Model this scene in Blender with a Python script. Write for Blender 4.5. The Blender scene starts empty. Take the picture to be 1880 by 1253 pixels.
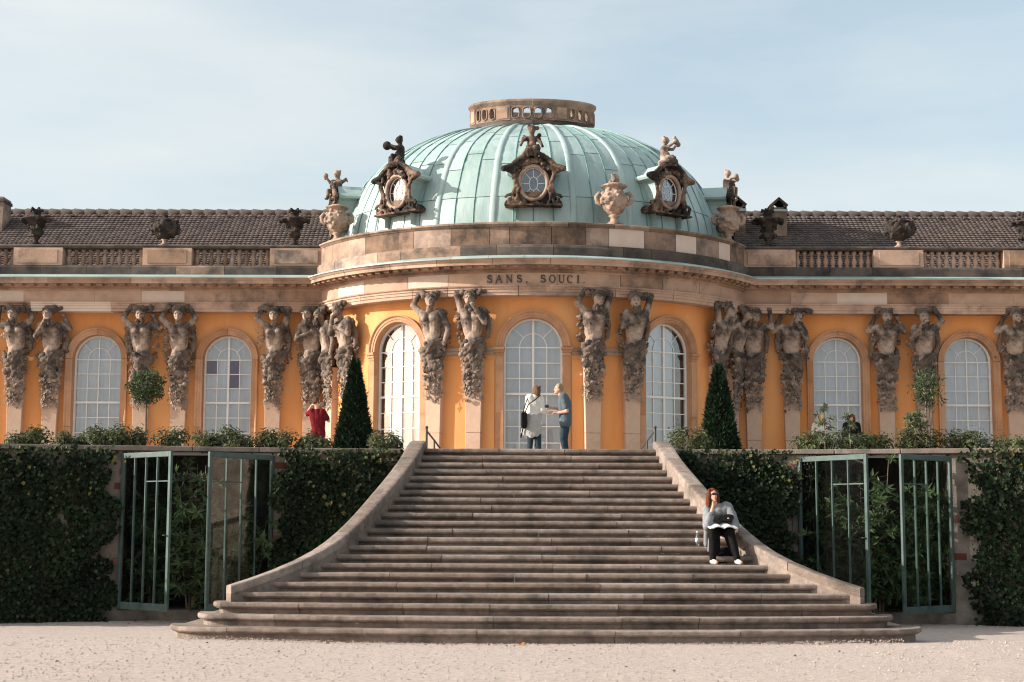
import bpy, bmesh, math, random
import numpy as np
from mathutils import Vector, Matrix
R = math.radians
random.seed(7); rng = np.random.default_rng(7)
scn = bpy.context.scene
COL = scn.collection

# ------------------------------------------------------------------ camera, sky, sun, exposure
F_PX, CAM_H, CAM_X = 2850.0, 1.66, -0.366
PITCH, YAW, ROLL = math.atan2(965 - 626.5, F_PX), R(0.30), R(0.22)
cam_d = bpy.data.cameras.new('camera'); cam = bpy.data.objects.new('camera', cam_d); COL.objects.link(cam)
cam_d.sensor_width = 36.0; cam_d.lens = 36.0 * F_PX / 1880.0; cam_d.clip_start = 0.1; cam_d.clip_end = 3000
CAM_R = Matrix.Rotation(YAW, 3, 'Z') @ Matrix.Rotation(math.pi / 2 + PITCH, 3, 'X') @ Matrix.Rotation(ROLL, 3, 'Z')
cam.matrix_world = Matrix.Translation((CAM_X, 0, CAM_H)) @ CAM_R.to_4x4()
scn.camera = cam

SUN_EL, SUN_FRONT = R(22.0), R(7.0)     # low sun from the left, a little in front of the facade
sun_dir = Vector((-math.cos(SUN_EL) * math.cos(SUN_FRONT), -math.cos(SUN_EL) * math.sin(SUN_FRONT), math.sin(SUN_EL)))
sun_d = bpy.data.lights.new('sun', 'SUN'); sun_d.energy = 5.0; sun_d.angle = R(0.55); sun_d.color = (1.0, 0.925, 0.82)
sun = bpy.data.objects.new('sun', sun_d); COL.objects.link(sun)
sun.rotation_euler = sun_dir.to_track_quat('Z', 'Y').to_euler(); sun.location = (-30, 0, 30)

wld = bpy.data.worlds.new('World'); scn.world = wld; wld.use_nodes = True
wn, wl = wld.node_tree.nodes, wld.node_tree.links
wn.clear()
w_out = wn.new('ShaderNodeOutputWorld'); w_bg = wn.new('ShaderNodeBackground'); w_sky = wn.new('ShaderNodeTexSky')
w_sky.sky_type = 'NISHITA'; w_sky.sun_disc = False; w_sky.sun_elevation = SUN_EL
w_sky.sun_rotation = math.atan2(sun_dir.x, sun_dir.y)
w_sky.air_density = 1.0; w_sky.dust_density = 3.5; w_sky.ozone_density = 0.9; w_sky.altitude = 50
w_bg.inputs['Strength'].default_value = 0.142
# thin high cirrus: streaked noise on the sky dome, white over blue
w_tc = wn.new('ShaderNodeTexCoord'); w_map = wn.new('ShaderNodeMapping'); w_map.inputs['Scale'].default_value = (1.6, 1.6, 6.5)
w_map.inputs['Rotation'].default_value = (0, R(14), 0); w_map.inputs['Location'].default_value = (5.2, 0.0, 3.3)
w_n = wn.new('ShaderNodeTexNoise'); w_n.inputs['Scale'].default_value = 1.7; w_n.inputs['Detail'].default_value = 7; w_n.inputs['Roughness'].default_value = 0.52
w_r = wn.new('ShaderNodeValToRGB'); w_r.color_ramp.elements[0].position = 0.36; w_r.color_ramp.elements[1].position = 0.70
w_r.color_ramp.elements[0].color = (0.20, 0.20, 0.20, 1); w_r.color_ramp.elements[1].color = (0.82, 0.82, 0.82, 1)
w_mix = wn.new('ShaderNodeMix'); w_mix.data_type = 'RGBA'; w_mix.inputs['B'].default_value = (3.55, 3.72, 3.66, 1)
wl.new(w_tc.outputs['Generated'], w_map.inputs['Vector']); wl.new(w_map.outputs['Vector'], w_n.inputs['Vector'])
wl.new(w_n.outputs['Fac'], w_r.inputs['Fac']); wl.new(w_r.outputs['Color'], w_mix.inputs['Factor'])
wl.new(w_sky.outputs['Color'], w_mix.inputs['A']); w_hs = wn.new('ShaderNodeHueSaturation'); w_hs.inputs['Saturation'].default_value = 0.80; w_hs.inputs['Hue'].default_value = 0.482
wl.new(w_mix.outputs['Result'], w_hs.inputs['Color']); wl.new(w_hs.outputs['Color'], w_bg.inputs['Color'])
wl.new(w_bg.outputs['Background'], w_out.inputs['Surface'])

vs = scn.view_settings; vs.view_transform = 'Standard'; vs.look = 'None'; vs.gamma = 1.0; vs.exposure = 0.80; vs.use_curve_mapping = False
scn.cycles.max_bounces = 6; scn.cycles.diffuse_bounces = 3; scn.cycles.glossy_bounces = 3; scn.cycles.transparent_max_bounces = 12
scn.cycles.use_denoising = True; scn.cycles.filter_width = 1.15

def at(px, py, Y):
    """a point of the place on the plane at depth Y that the photograph shows at pixel px, py (1880 wide)"""
    d = CAM_R @ Vector(((px - 940) / F_PX, -(py - 626.5) / F_PX, -1.0))
    k = Y / d.y
    return Vector((CAM_X + d.x * k, Y, CAM_H + d.z * k))

# ------------------------------------------------------------------ helpers
class MB:
    """collects shapes, then links them as ONE mesh object"""
    def __init__(s): s.v, s.f, s.sm = [], [], []
    def add(s, vs_, fs, smooth=False, M=None):
        o = len(s.v)
        s.v += [tuple(M @ Vector(p)) if M is not None else tuple(p) for p in vs_]
        s.f += [tuple(i + o for i in f) for f in fs]; s.sm += [smooth] * len(fs)
        return s
    def box(s, c, d, M=None, top=1.0):
        x, y, z = d[0] / 2, d[1] / 2, d[2] / 2
        p = [(c[0] + a * x * (top if e > 0 else 1), c[1] + b * y * (top if e > 0 else 1), c[2] + e * z) for e in (-1, 1) for a, b in ((-1, -1), (1, -1), (1, 1), (-1, 1))]
        return s.add(p, [(3, 2, 1, 0), (4, 5, 6, 7), (0, 1, 5, 4), (1, 2, 6, 5), (2, 3, 7, 6), (3, 0, 4, 7)], False, M)
    def tube(s, pts, rad, n=8, M=None, caps=True, smooth=True, flat=1.0):
        pts = [Vector(p) for p in pts]; m = len(pts)
        if not hasattr(rad, '__len__'): rad = [rad] * m
        up = None; ring = []
        for i, p in enumerate(pts):
            t = (pts[min(i + 1, m - 1)] - pts[max(i - 1, 0)]).normalized()
            if up is None: up = t.orthogonal().normalized()
            up = (up - t * up.dot(t))
            up = up.normalized() if up.length > 1e-6 else t.orthogonal().normalized()
            b = t.cross(up)
            ring += [p + (up * math.cos(a) * flat + b * math.sin(a)) * rad[i] for a in [2 * math.pi * k / n for k in range(n)]]
        fs = [(i * n + k, i * n + (k + 1) % n, (i + 1) * n + (k + 1) % n, (i + 1) * n + k) for i in range(m - 1) for k in range(n)]
        s.add(ring, fs, smooth, M)
        if caps:
            s.add(ring[:n], [tuple(range(n))[::-1]], False, M); s.add(ring[-n:], [tuple(range(n))], False, M)
        return s
    def lathe(s, prof, n=20, c=(0, 0, 0), M=None, flute=0.0, nf=10):
        m = len(prof); p = []
        for r, z in prof:
            for k in range(n):
                a = 2 * math.pi * k / n; rr = r * (1 + flute * math.cos(nf * a))
                p.append((c[0] + rr * math.cos(a), c[1] + rr * math.sin(a), c[2] + z))
        fs = [(i * n + k, i * n + (k + 1) % n, (i + 1) * n + (k + 1) % n, (i + 1) * n + k) for i in range(m - 1) for k in range(n)]
        fs.append(tuple(range(n))[::-1]); fs.append(tuple((m - 1) * n + k for k in range(n)))
        return s.add(p, fs, True, M)
    def ball(s, c, r, M=None, nu=12, nv=8, rot=None):
        if not hasattr(r, '__len__'): r = (r, r, r)
        p = []; c = Vector(c)
        for j in range(1, nv):
            t = math.pi * j / nv
            for i in range(nu):
                a = 2 * math.pi * i / nu
                q = Vector((r[0] * math.sin(t) * math.cos(a), r[1] * math.sin(t) * math.sin(a), r[2] * math.cos(t)))
                p.append(c + (rot @ q if rot is not None else q))
        q0, q1 = Vector((0, 0, r[2])), Vector((0, 0, -r[2]))
        p += [c + (rot @ q0 if rot is not None else q0), c + (rot @ q1 if rot is not None else q1)]
        T, B = len(p) - 2, len(p) - 1
        fs = [(j * nu + i, (j + 1) * nu + i, (j + 1) * nu + (i + 1) % nu, j * nu + (i + 1) % nu) for j in range(nv - 2) for i in range(nu)]
        fs += [(T, i, (i + 1) % nu) for i in range(nu)] + [(B, (nv - 2) * nu + (i + 1) % nu, (nv - 2) * nu + i) for i in range(nu)]
        return s.add(p, fs, True, M)
    def cap(s, a, ra, b, rb, M=None, n=12):
        """tapered capsule from a to b"""
        a, b = Vector(a), Vector(b); ax = b - a; L = ax.length
        if L < 1e-5: return s.ball(a, max(ra, rb), M)
        t = ax / L; u = t.orthogonal().normalized(); w = t.cross(u); p = []; rows = []
        for k in (80, 55, 28, 0): rows.append((-ra * math.sin(R(k)), ra * math.cos(R(k))))
        for k in (0, 28, 55, 80): rows.append((L + rb * math.sin(R(k)), rb * math.cos(R(k))))
        for d, r in rows:
            p += [a + t * d + (u * math.cos(2 * math.pi * i / n) + w * math.sin(2 * math.pi * i / n)) * r for i in range(n)]
        m = len(rows)
        fs = [(i * n + k, i * n + (k + 1) % n, (i + 1) * n + (k + 1) % n, (i + 1) * n + k) for i in range(m - 1) for k in range(n)]
        fs += [tuple(range(n))[::-1], tuple((m - 1) * n + k for k in range(n))]
        return s.add(p, fs, True, M)
    def prism(s, poly, y0, y1, M=None, smooth=False):
        """polygon in x,z extruded along y"""
        n = len(poly); p = [(x, y0, z) for x, z in poly] + [(x, y1, z) for x, z in poly]
        fs = [tuple(range(n)), tuple(range(2 * n - 1, n - 1, -1))]
        s.add(p, fs, False, M)
        return s.add(p, [(i, i + n, (i + 1) % n + n, (i + 1) % n) for i in range(n)], smooth, M)
    def build(s, name, mat, parent=None, bevel=0.0, fix=True):
        me = bpy.data.meshes.new(name); me.from_pydata(s.v, [], s.f)
        me.polygons.foreach_set('use_smooth', s.sm)
        if fix:
            bm = bmesh.new(); bm.from_mesh(me); bmesh.ops.recalc_face_normals(bm, faces=bm.faces); bm.to_mesh(me); bm.free()
        me.materials.append(mat); me.update()
        o = link(name, me, parent)
        if bevel:
            b = o.modifiers.new('bevel', 'BEVEL'); b.width = bevel; b.segments = 2; b.limit_method = 'ANGLE'
        return o

def link(name, me, parent=None):
    o = bpy.data.objects.new(name, me); COL.objects.link(o)
    if parent is not None: o.parent = parent
    return o
def empty(name, loc=(0, 0, 0), rz=0.0, parent=None, scale=1.0):
    o = bpy.data.objects.new(name, None); COL.objects.link(o); o.empty_display_size = 0.2
    o.location = loc; o.rotation_euler = (0, 0, rz); o.scale = (scale,) * 3
    if parent is not None: o.parent = parent
    return o
def tag(o, label=None, cat=None, group=None, kind=None):
    if label: o['label'] = label
    if cat: o['category'] = cat
    if group: o['group'] = group
    if kind: o['kind'] = kind
    return o
def thing(name, label, cat, loc=(0, 0, 0), rz=0.0, group=None, scale=1.0):
    return tag(empty(name, loc, rz, None, scale), label, cat, group)
def voxel(o, size, smooth=3, noise=0.0, nscale=0.1):
    m = o.modifiers.new('merge', 'REMESH'); m.mode = 'VOXEL'; m.voxel_size = size; m.use_smooth_shade = True
    if smooth:
        k = o.modifiers.new('smooth', 'SMOOTH'); k.iterations = smooth; k.factor = 0.5
    if noise:
        t = bpy.data.textures.get('carve_%g' % nscale) or bpy.data.textures.new('carve_%g' % nscale, 'CLOUDS')
        t.noise_scale = nscale; t.noise_depth = 2
        d = o.modifiers.new('carve', 'DISPLACE'); d.texture = t; d.strength = noise; d.mid_level = 0.5; d.texture_coords = 'LOCAL'
    return o

# ------------------------------------------------------------------ materials
MATS = {}
def mat(name, col, col2=None, scale=3.0, rough=0.8, bump=0.3, bscale=40.0, piece=0.0, dark=None, dscale=1.3, dlo=0.52, dhi=0.68, damt=0.7,
        island=0.0, metal=0.0, spec=0.12, streak=False, trans=0.0, sheen=0.0):
    """base colour mottled with a second one, darker crust patches, per piece tint, fine relief"""
    m = bpy.data.materials.new(name); m.use_nodes = True; nt = m.node_tree; N, L = nt.nodes, nt.links
    b = N['Principled BSDF']; b.inputs['Roughness'].default_value = rough; b.inputs['Metallic'].default_value = metal
    b.inputs['Specular IOR Level'].default_value = spec
    tc = N.new('ShaderNodeTexCoord'); src = tc.outputs['Object']
    if streak:
        mp = N.new('ShaderNodeMapping'); mp.inputs['Scale'].default_value = (1, 1, 0.25); L.new(src, mp.inputs['Vector']); src = mp.outputs['Vector']
    def noise(sc, det=5, ro=0.6):
        n = N.new('ShaderNodeTexNoise'); n.inputs['Scale'].default_value = sc; n.inputs['Detail'].default_value = det; n.inputs['Roughness'].default_value = ro
        L.new(src, n.inputs['Vector']); return n
    def mix(f, A, B, blend='MIX'):
        x = N.new('ShaderNodeMix'); x.data_type = 'RGBA'; x.blend_type = blend
        for k, val in (('Factor', f), ('A', A), ('B', B)):
            if isinstance(val, (int, float)): x.inputs[k].default_value = val
            elif isinstance(val, tuple): x.inputs[k].default_value = (*val, 1) if len(val) == 3 else val
            else: L.new(val, x.inputs[k])
        return x.outputs['Result']
    def ramp(s_, lo, hi, a=0.0, c=1.0):
        r = N.new('ShaderNodeMapRange'); r.inputs['From Min'].default_value = lo; r.inputs['From Max'].default_value = hi
        r.inputs['To Min'].default_value = a; r.inputs['To Max'].default_value = c; L.new(s_, r.inputs['Value']); return r.outputs['Result']
    c = mix(ramp(noise(scale).outputs['Fac'], 0.35, 0.65), tuple(col), tuple(col2 or [x * 0.75 for x in col]))
    if dark is not None:
        c = mix(ramp(noise(dscale, 8, 0.68).outputs['Fac'], dlo, dhi, 0, damt), c, tuple(dark))
    if piece:
        oi = N.new('ShaderNodeObjectInfo'); h = N.new('ShaderNodeHueSaturation')
        L.new(ramp(oi.outputs['Random'], 0, 1, 1 - piece, 1 + piece), h.inputs['Value']); L.new(c, h.inputs['Color'])
        L.new(ramp(oi.outputs['Random'], 0, 1, 1 + piece * 0.5, 1 - piece * 0.5), h.inputs['Saturation']); c = h.outputs['Color']
    if island:
        g = N.new('ShaderNodeNewGeometry'); h = N.new('ShaderNodeHueSaturation')
        L.new(ramp(g.outputs['Random Per Island'], 0, 1, 1 - island, 1 + island), h.inputs['Value']); L.new(c, h.inputs['Color'])
        L.new(ramp(g.outputs['Random Per Island'], 0, 1, 0.5 - island * 0.05, 0.5 + island * 0.03), h.inputs['Hue']); c = h.outputs['Color']
    L.new(c, b.inputs['Base Color'])
    if bump:
        bn = noise(bscale, 6, 0.65); bp = N.new('ShaderNodeBump'); bp.inputs['Strength'].default_value = bump; bp.inputs['Distance'].default_value = 0.02
        L.new(bn.outputs['Fac'], bp.inputs['Height']); L.new(bp.outputs['Normal'], b.inputs['Normal'])
    if trans:
        out = N['Material Output']; tr = N.new('ShaderNodeBsdfTranslucent'); ms = N.new('ShaderNodeMixShader'); ms.inputs['Fac'].default_value = trans
        L.new(c, tr.inputs['Color']); L.new(b.outputs['BSDF'], ms.inputs[1]); L.new(tr.outputs['BSDF'], ms.inputs[2]); L.new(ms.outputs['Shader'], out.inputs['Surface'])
    MATS[name] = m
    return m
def glass_mat(name, tint, reflect, tfac=1.0):
    m = bpy.data.materials.new(name); m.use_nodes = True; N, L = m.node_tree.nodes, m.node_tree.links
    N.remove(N['Principled BSDF']); out = N['Material Output']
    t = N.new('ShaderNodeBsdfTransparent'); t.inputs['Color'].default_value = (*tint, 1)
    g = N.new('ShaderNodeBsdfGlossy'); g.inputs['Roughness'].default_value = 0.03
    nz = N.new('ShaderNodeTexNoise'); nz.inputs['Scale'].default_value = 2.2; bp = N.new('ShaderNodeBump'); bp.inputs['Strength'].default_value = 0.06
    tc = N.new('ShaderNodeTexCoord'); L.new(tc.outputs['Object'], nz.inputs['Vector']); L.new(nz.outputs['Fac'], bp.inputs['Height']); L.new(bp.outputs['Normal'], g.inputs['Normal'])
    fr = N.new('ShaderNodeLayerWeight'); fr.inputs['Blend'].default_value = 0.12
    a = N.new('ShaderNodeMath'); a.operation = 'ADD'; a.inputs[1].default_value = reflect; a.use_clamp = True; L.new(fr.outputs['Facing'], a.inputs[0])
    ms = N.new('ShaderNodeMixShader'); L.new(a.outputs['Value'], ms.inputs['Fac']); L.new(t.outputs['BSDF'], ms.inputs[1]); L.new(g.outputs['BSDF'], ms.inputs[2])
    L.new(ms.outputs['Shader'], out.inputs['Surface']); MATS[name] = m
    return m

M_STONE = mat('sandstone', (0.45, 0.30, 0.22), (0.34, 0.225, 0.165), 1.6, 0.85, 0.45, 30, piece=0.20, dark=(0.075, 0.062, 0.055), dscale=0.8, dlo=0.50, dhi=0.72, damt=0.82)
M_SURR = mat('window_surround_stone', (0.50, 0.275, 0.155), (0.42, 0.225, 0.13), 1.8, 0.85, 0.35, 34, piece=0.12, dark=(0.20, 0.12, 0.085), dscale=1.2, damt=0.55)
M_STONE_CLEAN = mat('new_sandstone', (0.62, 0.50, 0.42), (0.56, 0.44, 0.36), 2.5, 0.85, 0.2, 40, piece=0.05)
M_STONE_DARK = mat('blackened_sandstone', (0.055, 0.05, 0.046), (0.12, 0.095, 0.078), 2.2, 0.9, 0.4, 25, piece=0.3, dark=(0.022, 0.022, 0.022), dscale=1.6)
M_ATTIC = mat('weathered_sandstone', (0.35, 0.24, 0.175), (0.22, 0.155, 0.12), 2.6, 0.9, 0.5, 26, piece=0.30, dark=(0.055, 0.05, 0.047), dscale=1.1, dlo=0.47, dhi=0.66, damt=0.88)
M_FIGURE = mat('carved_sandstone', (0.42, 0.315, 0.25), (0.27, 0.20, 0.16), 3.0, 0.85, 0.45, 30, dark=(0.04, 0.036, 0.034), dscale=1.9, dlo=0.40, dhi=0.57, damt=0.93)
M_SHAFT = mat('pilaster_sandstone', (0.53, 0.375, 0.28), (0.45, 0.30, 0.22), 2.2, 0.85, 0.35, 34, dark=(0.26, 0.18, 0.14), dscale=1.5, damt=0.5)
M_URN = mat('blackened_urn_stone', (0.085, 0.065, 0.052), (0.035, 0.03, 0.027), 4, 0.85, 0.6, 22, dark=(0.012, 0.012, 0.013), dscale=3.5, dlo=0.40, dhi=0.58)
M_URN_PALE = mat('pale_urn_stone', (0.42, 0.305, 0.24), (0.30, 0.215, 0.165), 4, 0.85, 0.5, 22, dark=(0.09, 0.07, 0.06), dscale=2.6, dlo=0.46, dhi=0.64, damt=0.85)
M_DORMER = mat('dormer_stone', (0.25, 0.165, 0.115), (0.12, 0.085, 0.065), 4, 0.85, 0.5, 22, dark=(0.02, 0.019, 0.019), dscale=2.4, dlo=0.42, dhi=0.56, damt=0.95)
M_WALL = mat('ochre_render', (0.68, 0.268, 0.085), (0.71, 0.345, 0.145), 0.7, 0.85, 0.15, 45, dark=(0.42, 0.195, 0.09), dscale=0.9, dlo=0.5, dhi=0.78, damt=0.75, streak=True)
M_STAIR = mat('stair_sandstone', (0.31, 0.245, 0.205), (0.205, 0.162, 0.138), 8.0, 0.9, 1.0, 48, piece=0.20, dark=(0.072, 0.066, 0.058), dscale=1.6, dlo=0.48, dhi=0.68, damt=0.78)
M_LICHEN = mat('lichen', (0.50, 0.46, 0.40), (0.42, 0.38, 0.32), 9, 0.95, 0.4, 60)
M_CAP = mat('wall_coping_stone', (0.27, 0.215, 0.18), (0.18, 0.15, 0.13), 3, 0.9, 0.5, 40, piece=0.15, dark=(0.07, 0.065, 0.06), dscale=1.2)
M_TWALL = mat('terrace_masonry', (0.26, 0.215, 0.18), (0.13, 0.11, 0.095), 2.5, 0.95, 0.7, 16, dark=(0.05, 0.045, 0.04), dscale=1.4)
M_BRICK = mat('niche_brick', (0.17, 0.07, 0.05), (0.12, 0.07, 0.055), 4, 0.95, 0.5, 20, piece=0.3, dark=(0.06, 0.05, 0.045), dscale=2)
M_COPPER = mat('verdigris_copper', (0.27, 0.375, 0.358), (0.36, 0.46, 0.445), 1.3, 0.42, 0.55, 4.0, piece=0.10, dark=(0.125, 0.22, 0.21), dscale=1.9, dlo=0.48, dhi=0.74, damt=0.65, spec=0.7, streak=True)
M_SEAM = mat('verdigris_seam', (0.085, 0.19, 0.175), (0.13, 0.26, 0.24), 2, 0.6, 0.2, 20, spec=0.4)
M_FLASH = mat('verdigris_flashing', (0.36, 0.44, 0.415), (0.28, 0.37, 0.35), 2, 0.5, 0.15, 20, piece=0.12, spec=0.5)
M_TILE = mat('clay_roof_tile', (0.115, 0.088, 0.078), (0.085, 0.068, 0.062), 2, 0.85, 0.4, 30, island=0.2)
M_LEAD = mat('dark_lead', (0.05, 0.05, 0.052), (0.07, 0.065, 0.06), 4, 0.6, 0.2, 30)
M_NICHE = mat('shade_dark_niche_wall', (0.05, 0.046, 0.042), (0.03, 0.028, 0.026), 2.5, 0.95, 0.6, 12)  # shade of the recess put into the wall colour
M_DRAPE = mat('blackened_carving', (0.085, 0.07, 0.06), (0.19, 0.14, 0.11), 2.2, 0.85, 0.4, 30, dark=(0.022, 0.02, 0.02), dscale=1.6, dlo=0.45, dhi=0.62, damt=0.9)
M_WHITE = mat('white_window_paint', (0.74, 0.72, 0.69), (0.68, 0.66, 0.63), 6, 0.5, 0.05, 60)
M_CURTAIN = mat('pale_curtain', (0.64, 0.655, 0.68), (0.54, 0.56, 0.595), 1.6, 0.9, 0.1, 8)
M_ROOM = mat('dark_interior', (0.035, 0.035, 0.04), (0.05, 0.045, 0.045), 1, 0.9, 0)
M_LETTER = mat('dark_bronze_letter', (0.045, 0.035, 0.028), (0.06, 0.045, 0.035), 8, 0.5, 0.1, 40, spec=0.5)
M_GREEN = mat('green_door_paint', (0.045, 0.075, 0.068), (0.075, 0.11, 0.10), 3.5, 0.5, 0.15, 30, dark=(0.018, 0.034, 0.032), dscale=2, spec=0.3)
M_IRON = mat('dark_iron', (0.03, 0.026, 0.024), (0.05, 0.035, 0.03), 12, 0.5, 0.1, 40, spec=0.5)
M_GRAVEL = mat('pale_gravel', (0.49, 0.415, 0.37), (0.38, 0.315, 0.28), 12.0, 0.95, 1.0, 30, dark=(0.26, 0.215, 0.19), dscale=19, dlo=0.52, dhi=0.72, damt=0.7)
M_PEBBLE = mat('gravel_pebble', (0.50, 0.425, 0.38), (0.39, 0.325, 0.29), 3.0, 0.95, 0.3, 60, island=0.22)
M_TERR = mat('terrace_gravel', (0.50, 0.43, 0.37), (0.42, 0.36, 0.31), 5, 0.95, 0.5, 50)
M_IVY = mat('ivy_leaf', (0.021, 0.035, 0.016), (0.011, 0.019, 0.011), 0.9, 0.6, 0, island=0.6, trans=0.12, spec=0.08)
M_IVY_LIT = mat('lit_ivy_leaf', (0.06, 0.08, 0.03), (0.03, 0.045, 0.018), 2.5, 0.55, 0, island=0.6, trans=0.25, spec=0.15)  # paler ivy copy: the lit look of upper leaves put into colour
M_LITTER = mat('dry_leaf_litter', (0.20, 0.11, 0.05), (0.12, 0.07, 0.04), 2.5, 0.8, 0, island=0.5)
M_IVY_GOLD = mat('autumn_ivy_leaf', (0.15, 0.12, 0.03), (0.09, 0.085, 0.025), 2.5, 0.6, 0, island=0.5, trans=0.25, spec=0.2)
M_YEW = mat('yew_needle', (0.026, 0.046, 0.025), (0.015, 0.03, 0.018), 1.6, 0.6, 0, island=0.85, trans=0.08, spec=0.08)
M_SHRUB = mat('shrub_leaf', (0.095, 0.105, 0.05), (0.045, 0.06, 0.028), 3, 0.55, 0, island=0.6, trans=0.22, spec=0.08)
M_BAY = mat('bay_leaf', (0.07, 0.10, 0.045), (0.05, 0.075, 0.035), 3, 0.4, 0, island=0.5, trans=0.2)
M_FIG = mat('fig_leaf', (0.12, 0.145, 0.075), (0.07, 0.095, 0.045), 3, 0.5, 0, island=0.5, trans=0.3, spec=0.3)
M_BARK = mat('bark', (0.20, 0.155, 0.12), (0.12, 0.09, 0.07), 12, 0.9, 0.6, 40)
M_SKIN = mat('skin', (0.60, 0.34, 0.25), (0.56, 0.30, 0.21), 8, 0.5, 0)
G_PANE = glass_mat('window_glass', (0.93, 0.94, 0.955), 0.10)
G_VIOLET = glass_mat('violet_glass', (0.58, 0.52, 0.63), 0.08)
G_DOOR = glass_mat('door_glass', (0.86, 0.90, 0.88), 0.03)
# ------------------------------------------------------------------ ground, terraces
def ground_z(x, y):
    t = min(max((y - 23.6) / 6.0, 0), 1)
    return -0.075 - 0.14 * t + 0.012 * math.sin(x * 0.9 + y * 0.4) * math.sin(y * 0.7 - x * 0.23)
def wall_y(x): return 31.45 - 0.0150 * min(abs(x), 16) ** 2
xs = [-260, -120, -60, -30, -18, -14] + [i * 0.16 for i in range(-72, 73)] + [14, 18, 30, 60, 120, 260]
ys = [-220, -90, -40, -15, 0, 4] + [6 + i * 0.18 for i in range(140)] + [32, 33.5]
tread_marks = [(rng.uniform(-6, 6), rng.uniform(9, 23), rng.uniform(0.10, 0.30), rng.uniform(-0.016, 0.010)) for _ in range(150)]
_bx, _by = np.meshgrid(np.array(xs), np.array(ys)); _bz = np.zeros_like(_bx)
for mx, my, mr, mz in tread_marks: _bz += mz * np.exp(-(((_bx - mx) / mr) ** 2 + ((_by - my) / (mr * 1.6)) ** 2))
_bz += 0.004 * rng.standard_normal(_bz.shape) * ((_by > 6) & (_by < 31))
g = MB(); gw = len(xs)
g.add([(x, y, ground_z(x, y) + _bz[j_, i_]) for j_, y in enumerate(ys) for i_, x in enumerate(xs)], [(j * gw + i, j * gw + i + 1, (j + 1) * gw + i + 1, (j + 1) * gw + i) for j in range(len(ys) - 1) for i in range(gw - 1)], True)
tag(g.build('gravel_ground', M_GRAVEL, fix=False), 'pale gravel ground in front of the stone steps', 'ground', kind='structure')

TZ = 3.155
tx = [-260, -120, -40, -20] + [i * 0.5 for i in range(-32, 33)] + [20, 40, 120, 260]
g = MB(); n = len(tx)
def terr_front(x): return 31.9 if abs(x) < 2.45 else wall_y(x) + 0.34
rows = [[(x, terr_front(x), TZ) for x in tx], [(x, 33, TZ) for x in tx], [(x, 60, TZ) for x in tx], [(x, 400, TZ) for x in tx]]
g.add([p for r_ in rows for p in r_], [(j * n + i, j * n + i + 1, (j + 1) * n + i + 1, (j + 1) * n + i) for j in range(3) for i in range(n - 1)])
tag(g.build('upper_terrace', M_TERR, fix=False), 'upper terrace ground before the palace', 'terrace', kind='structure')

# loose pebbles lying on the gravel
N_P = 26000
g = MB(); oct_f = [(0, 2, 4), (2, 1, 4), (1, 3, 4), (3, 0, 4), (2, 0, 5), (1, 2, 5), (3, 1, 5), (0, 3, 5)]
pv = np.zeros((N_P, 6, 3)); yy = 9.0 + (rng.random(N_P) ** 0.8) * 15.5; xx = (rng.random(N_P) - 0.5) * (yy * 0.72)
sz = 0.004 + 0.013 * rng.random(N_P) ** 3
base = np.array([[1, 0, 0], [-1, 0, 0], [0, 1, 0], [0, -1, 0], [0, 0, .8], [0, 0, -.8]], float)
for i in range(N_P):
    pv[i] = base * sz[i] * (0.7 + 0.6 * rng.random((6, 1))) + (xx[i], yy[i], ground_z(xx[i], yy[i]) + sz[i] * 0.35)
for i in range(0, 2600):      # grit trodden up against the lowest step
    xx[i] = rng.uniform(-5.4, 5.4); yy[i] = 23.17 + 0.72 * (xx[i] / 5.86) ** 2 - abs(rng.normal()) * 0.16; sz[i] = 0.004 + 0.009 * rng.random() ** 2
    pv[i] = base * sz[i] * (0.7 + 0.6 * rng.random((6, 1))) + (xx[i], yy[i], ground_z(xx[i], yy[i]) + sz[i] * 0.4 + 0.02 * rng.random() * max(0, 1 - (23.2 - yy[i]) * 4))
keep = [i for i in range(N_P) if i < 2600 or not (abs(xx[i]) < 5.8 and yy[i] > 23.15)]
vv = pv[keep].reshape(-1, 3); ff = (np.array(oct_f)[None] + (np.arange(len(keep)) * 6)[:, None, None]).reshape(-1, 3)
me = bpy.data.meshes.new('loose_pebbles'); me.from_pydata(vv.tolist(), [], ff.tolist()); me.materials.append(M_PEBBLE)
tag(link('loose_pebbles', me), 'loose pebbles scattered over the pale gravel', 'gravel', kind='stuff')

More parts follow.
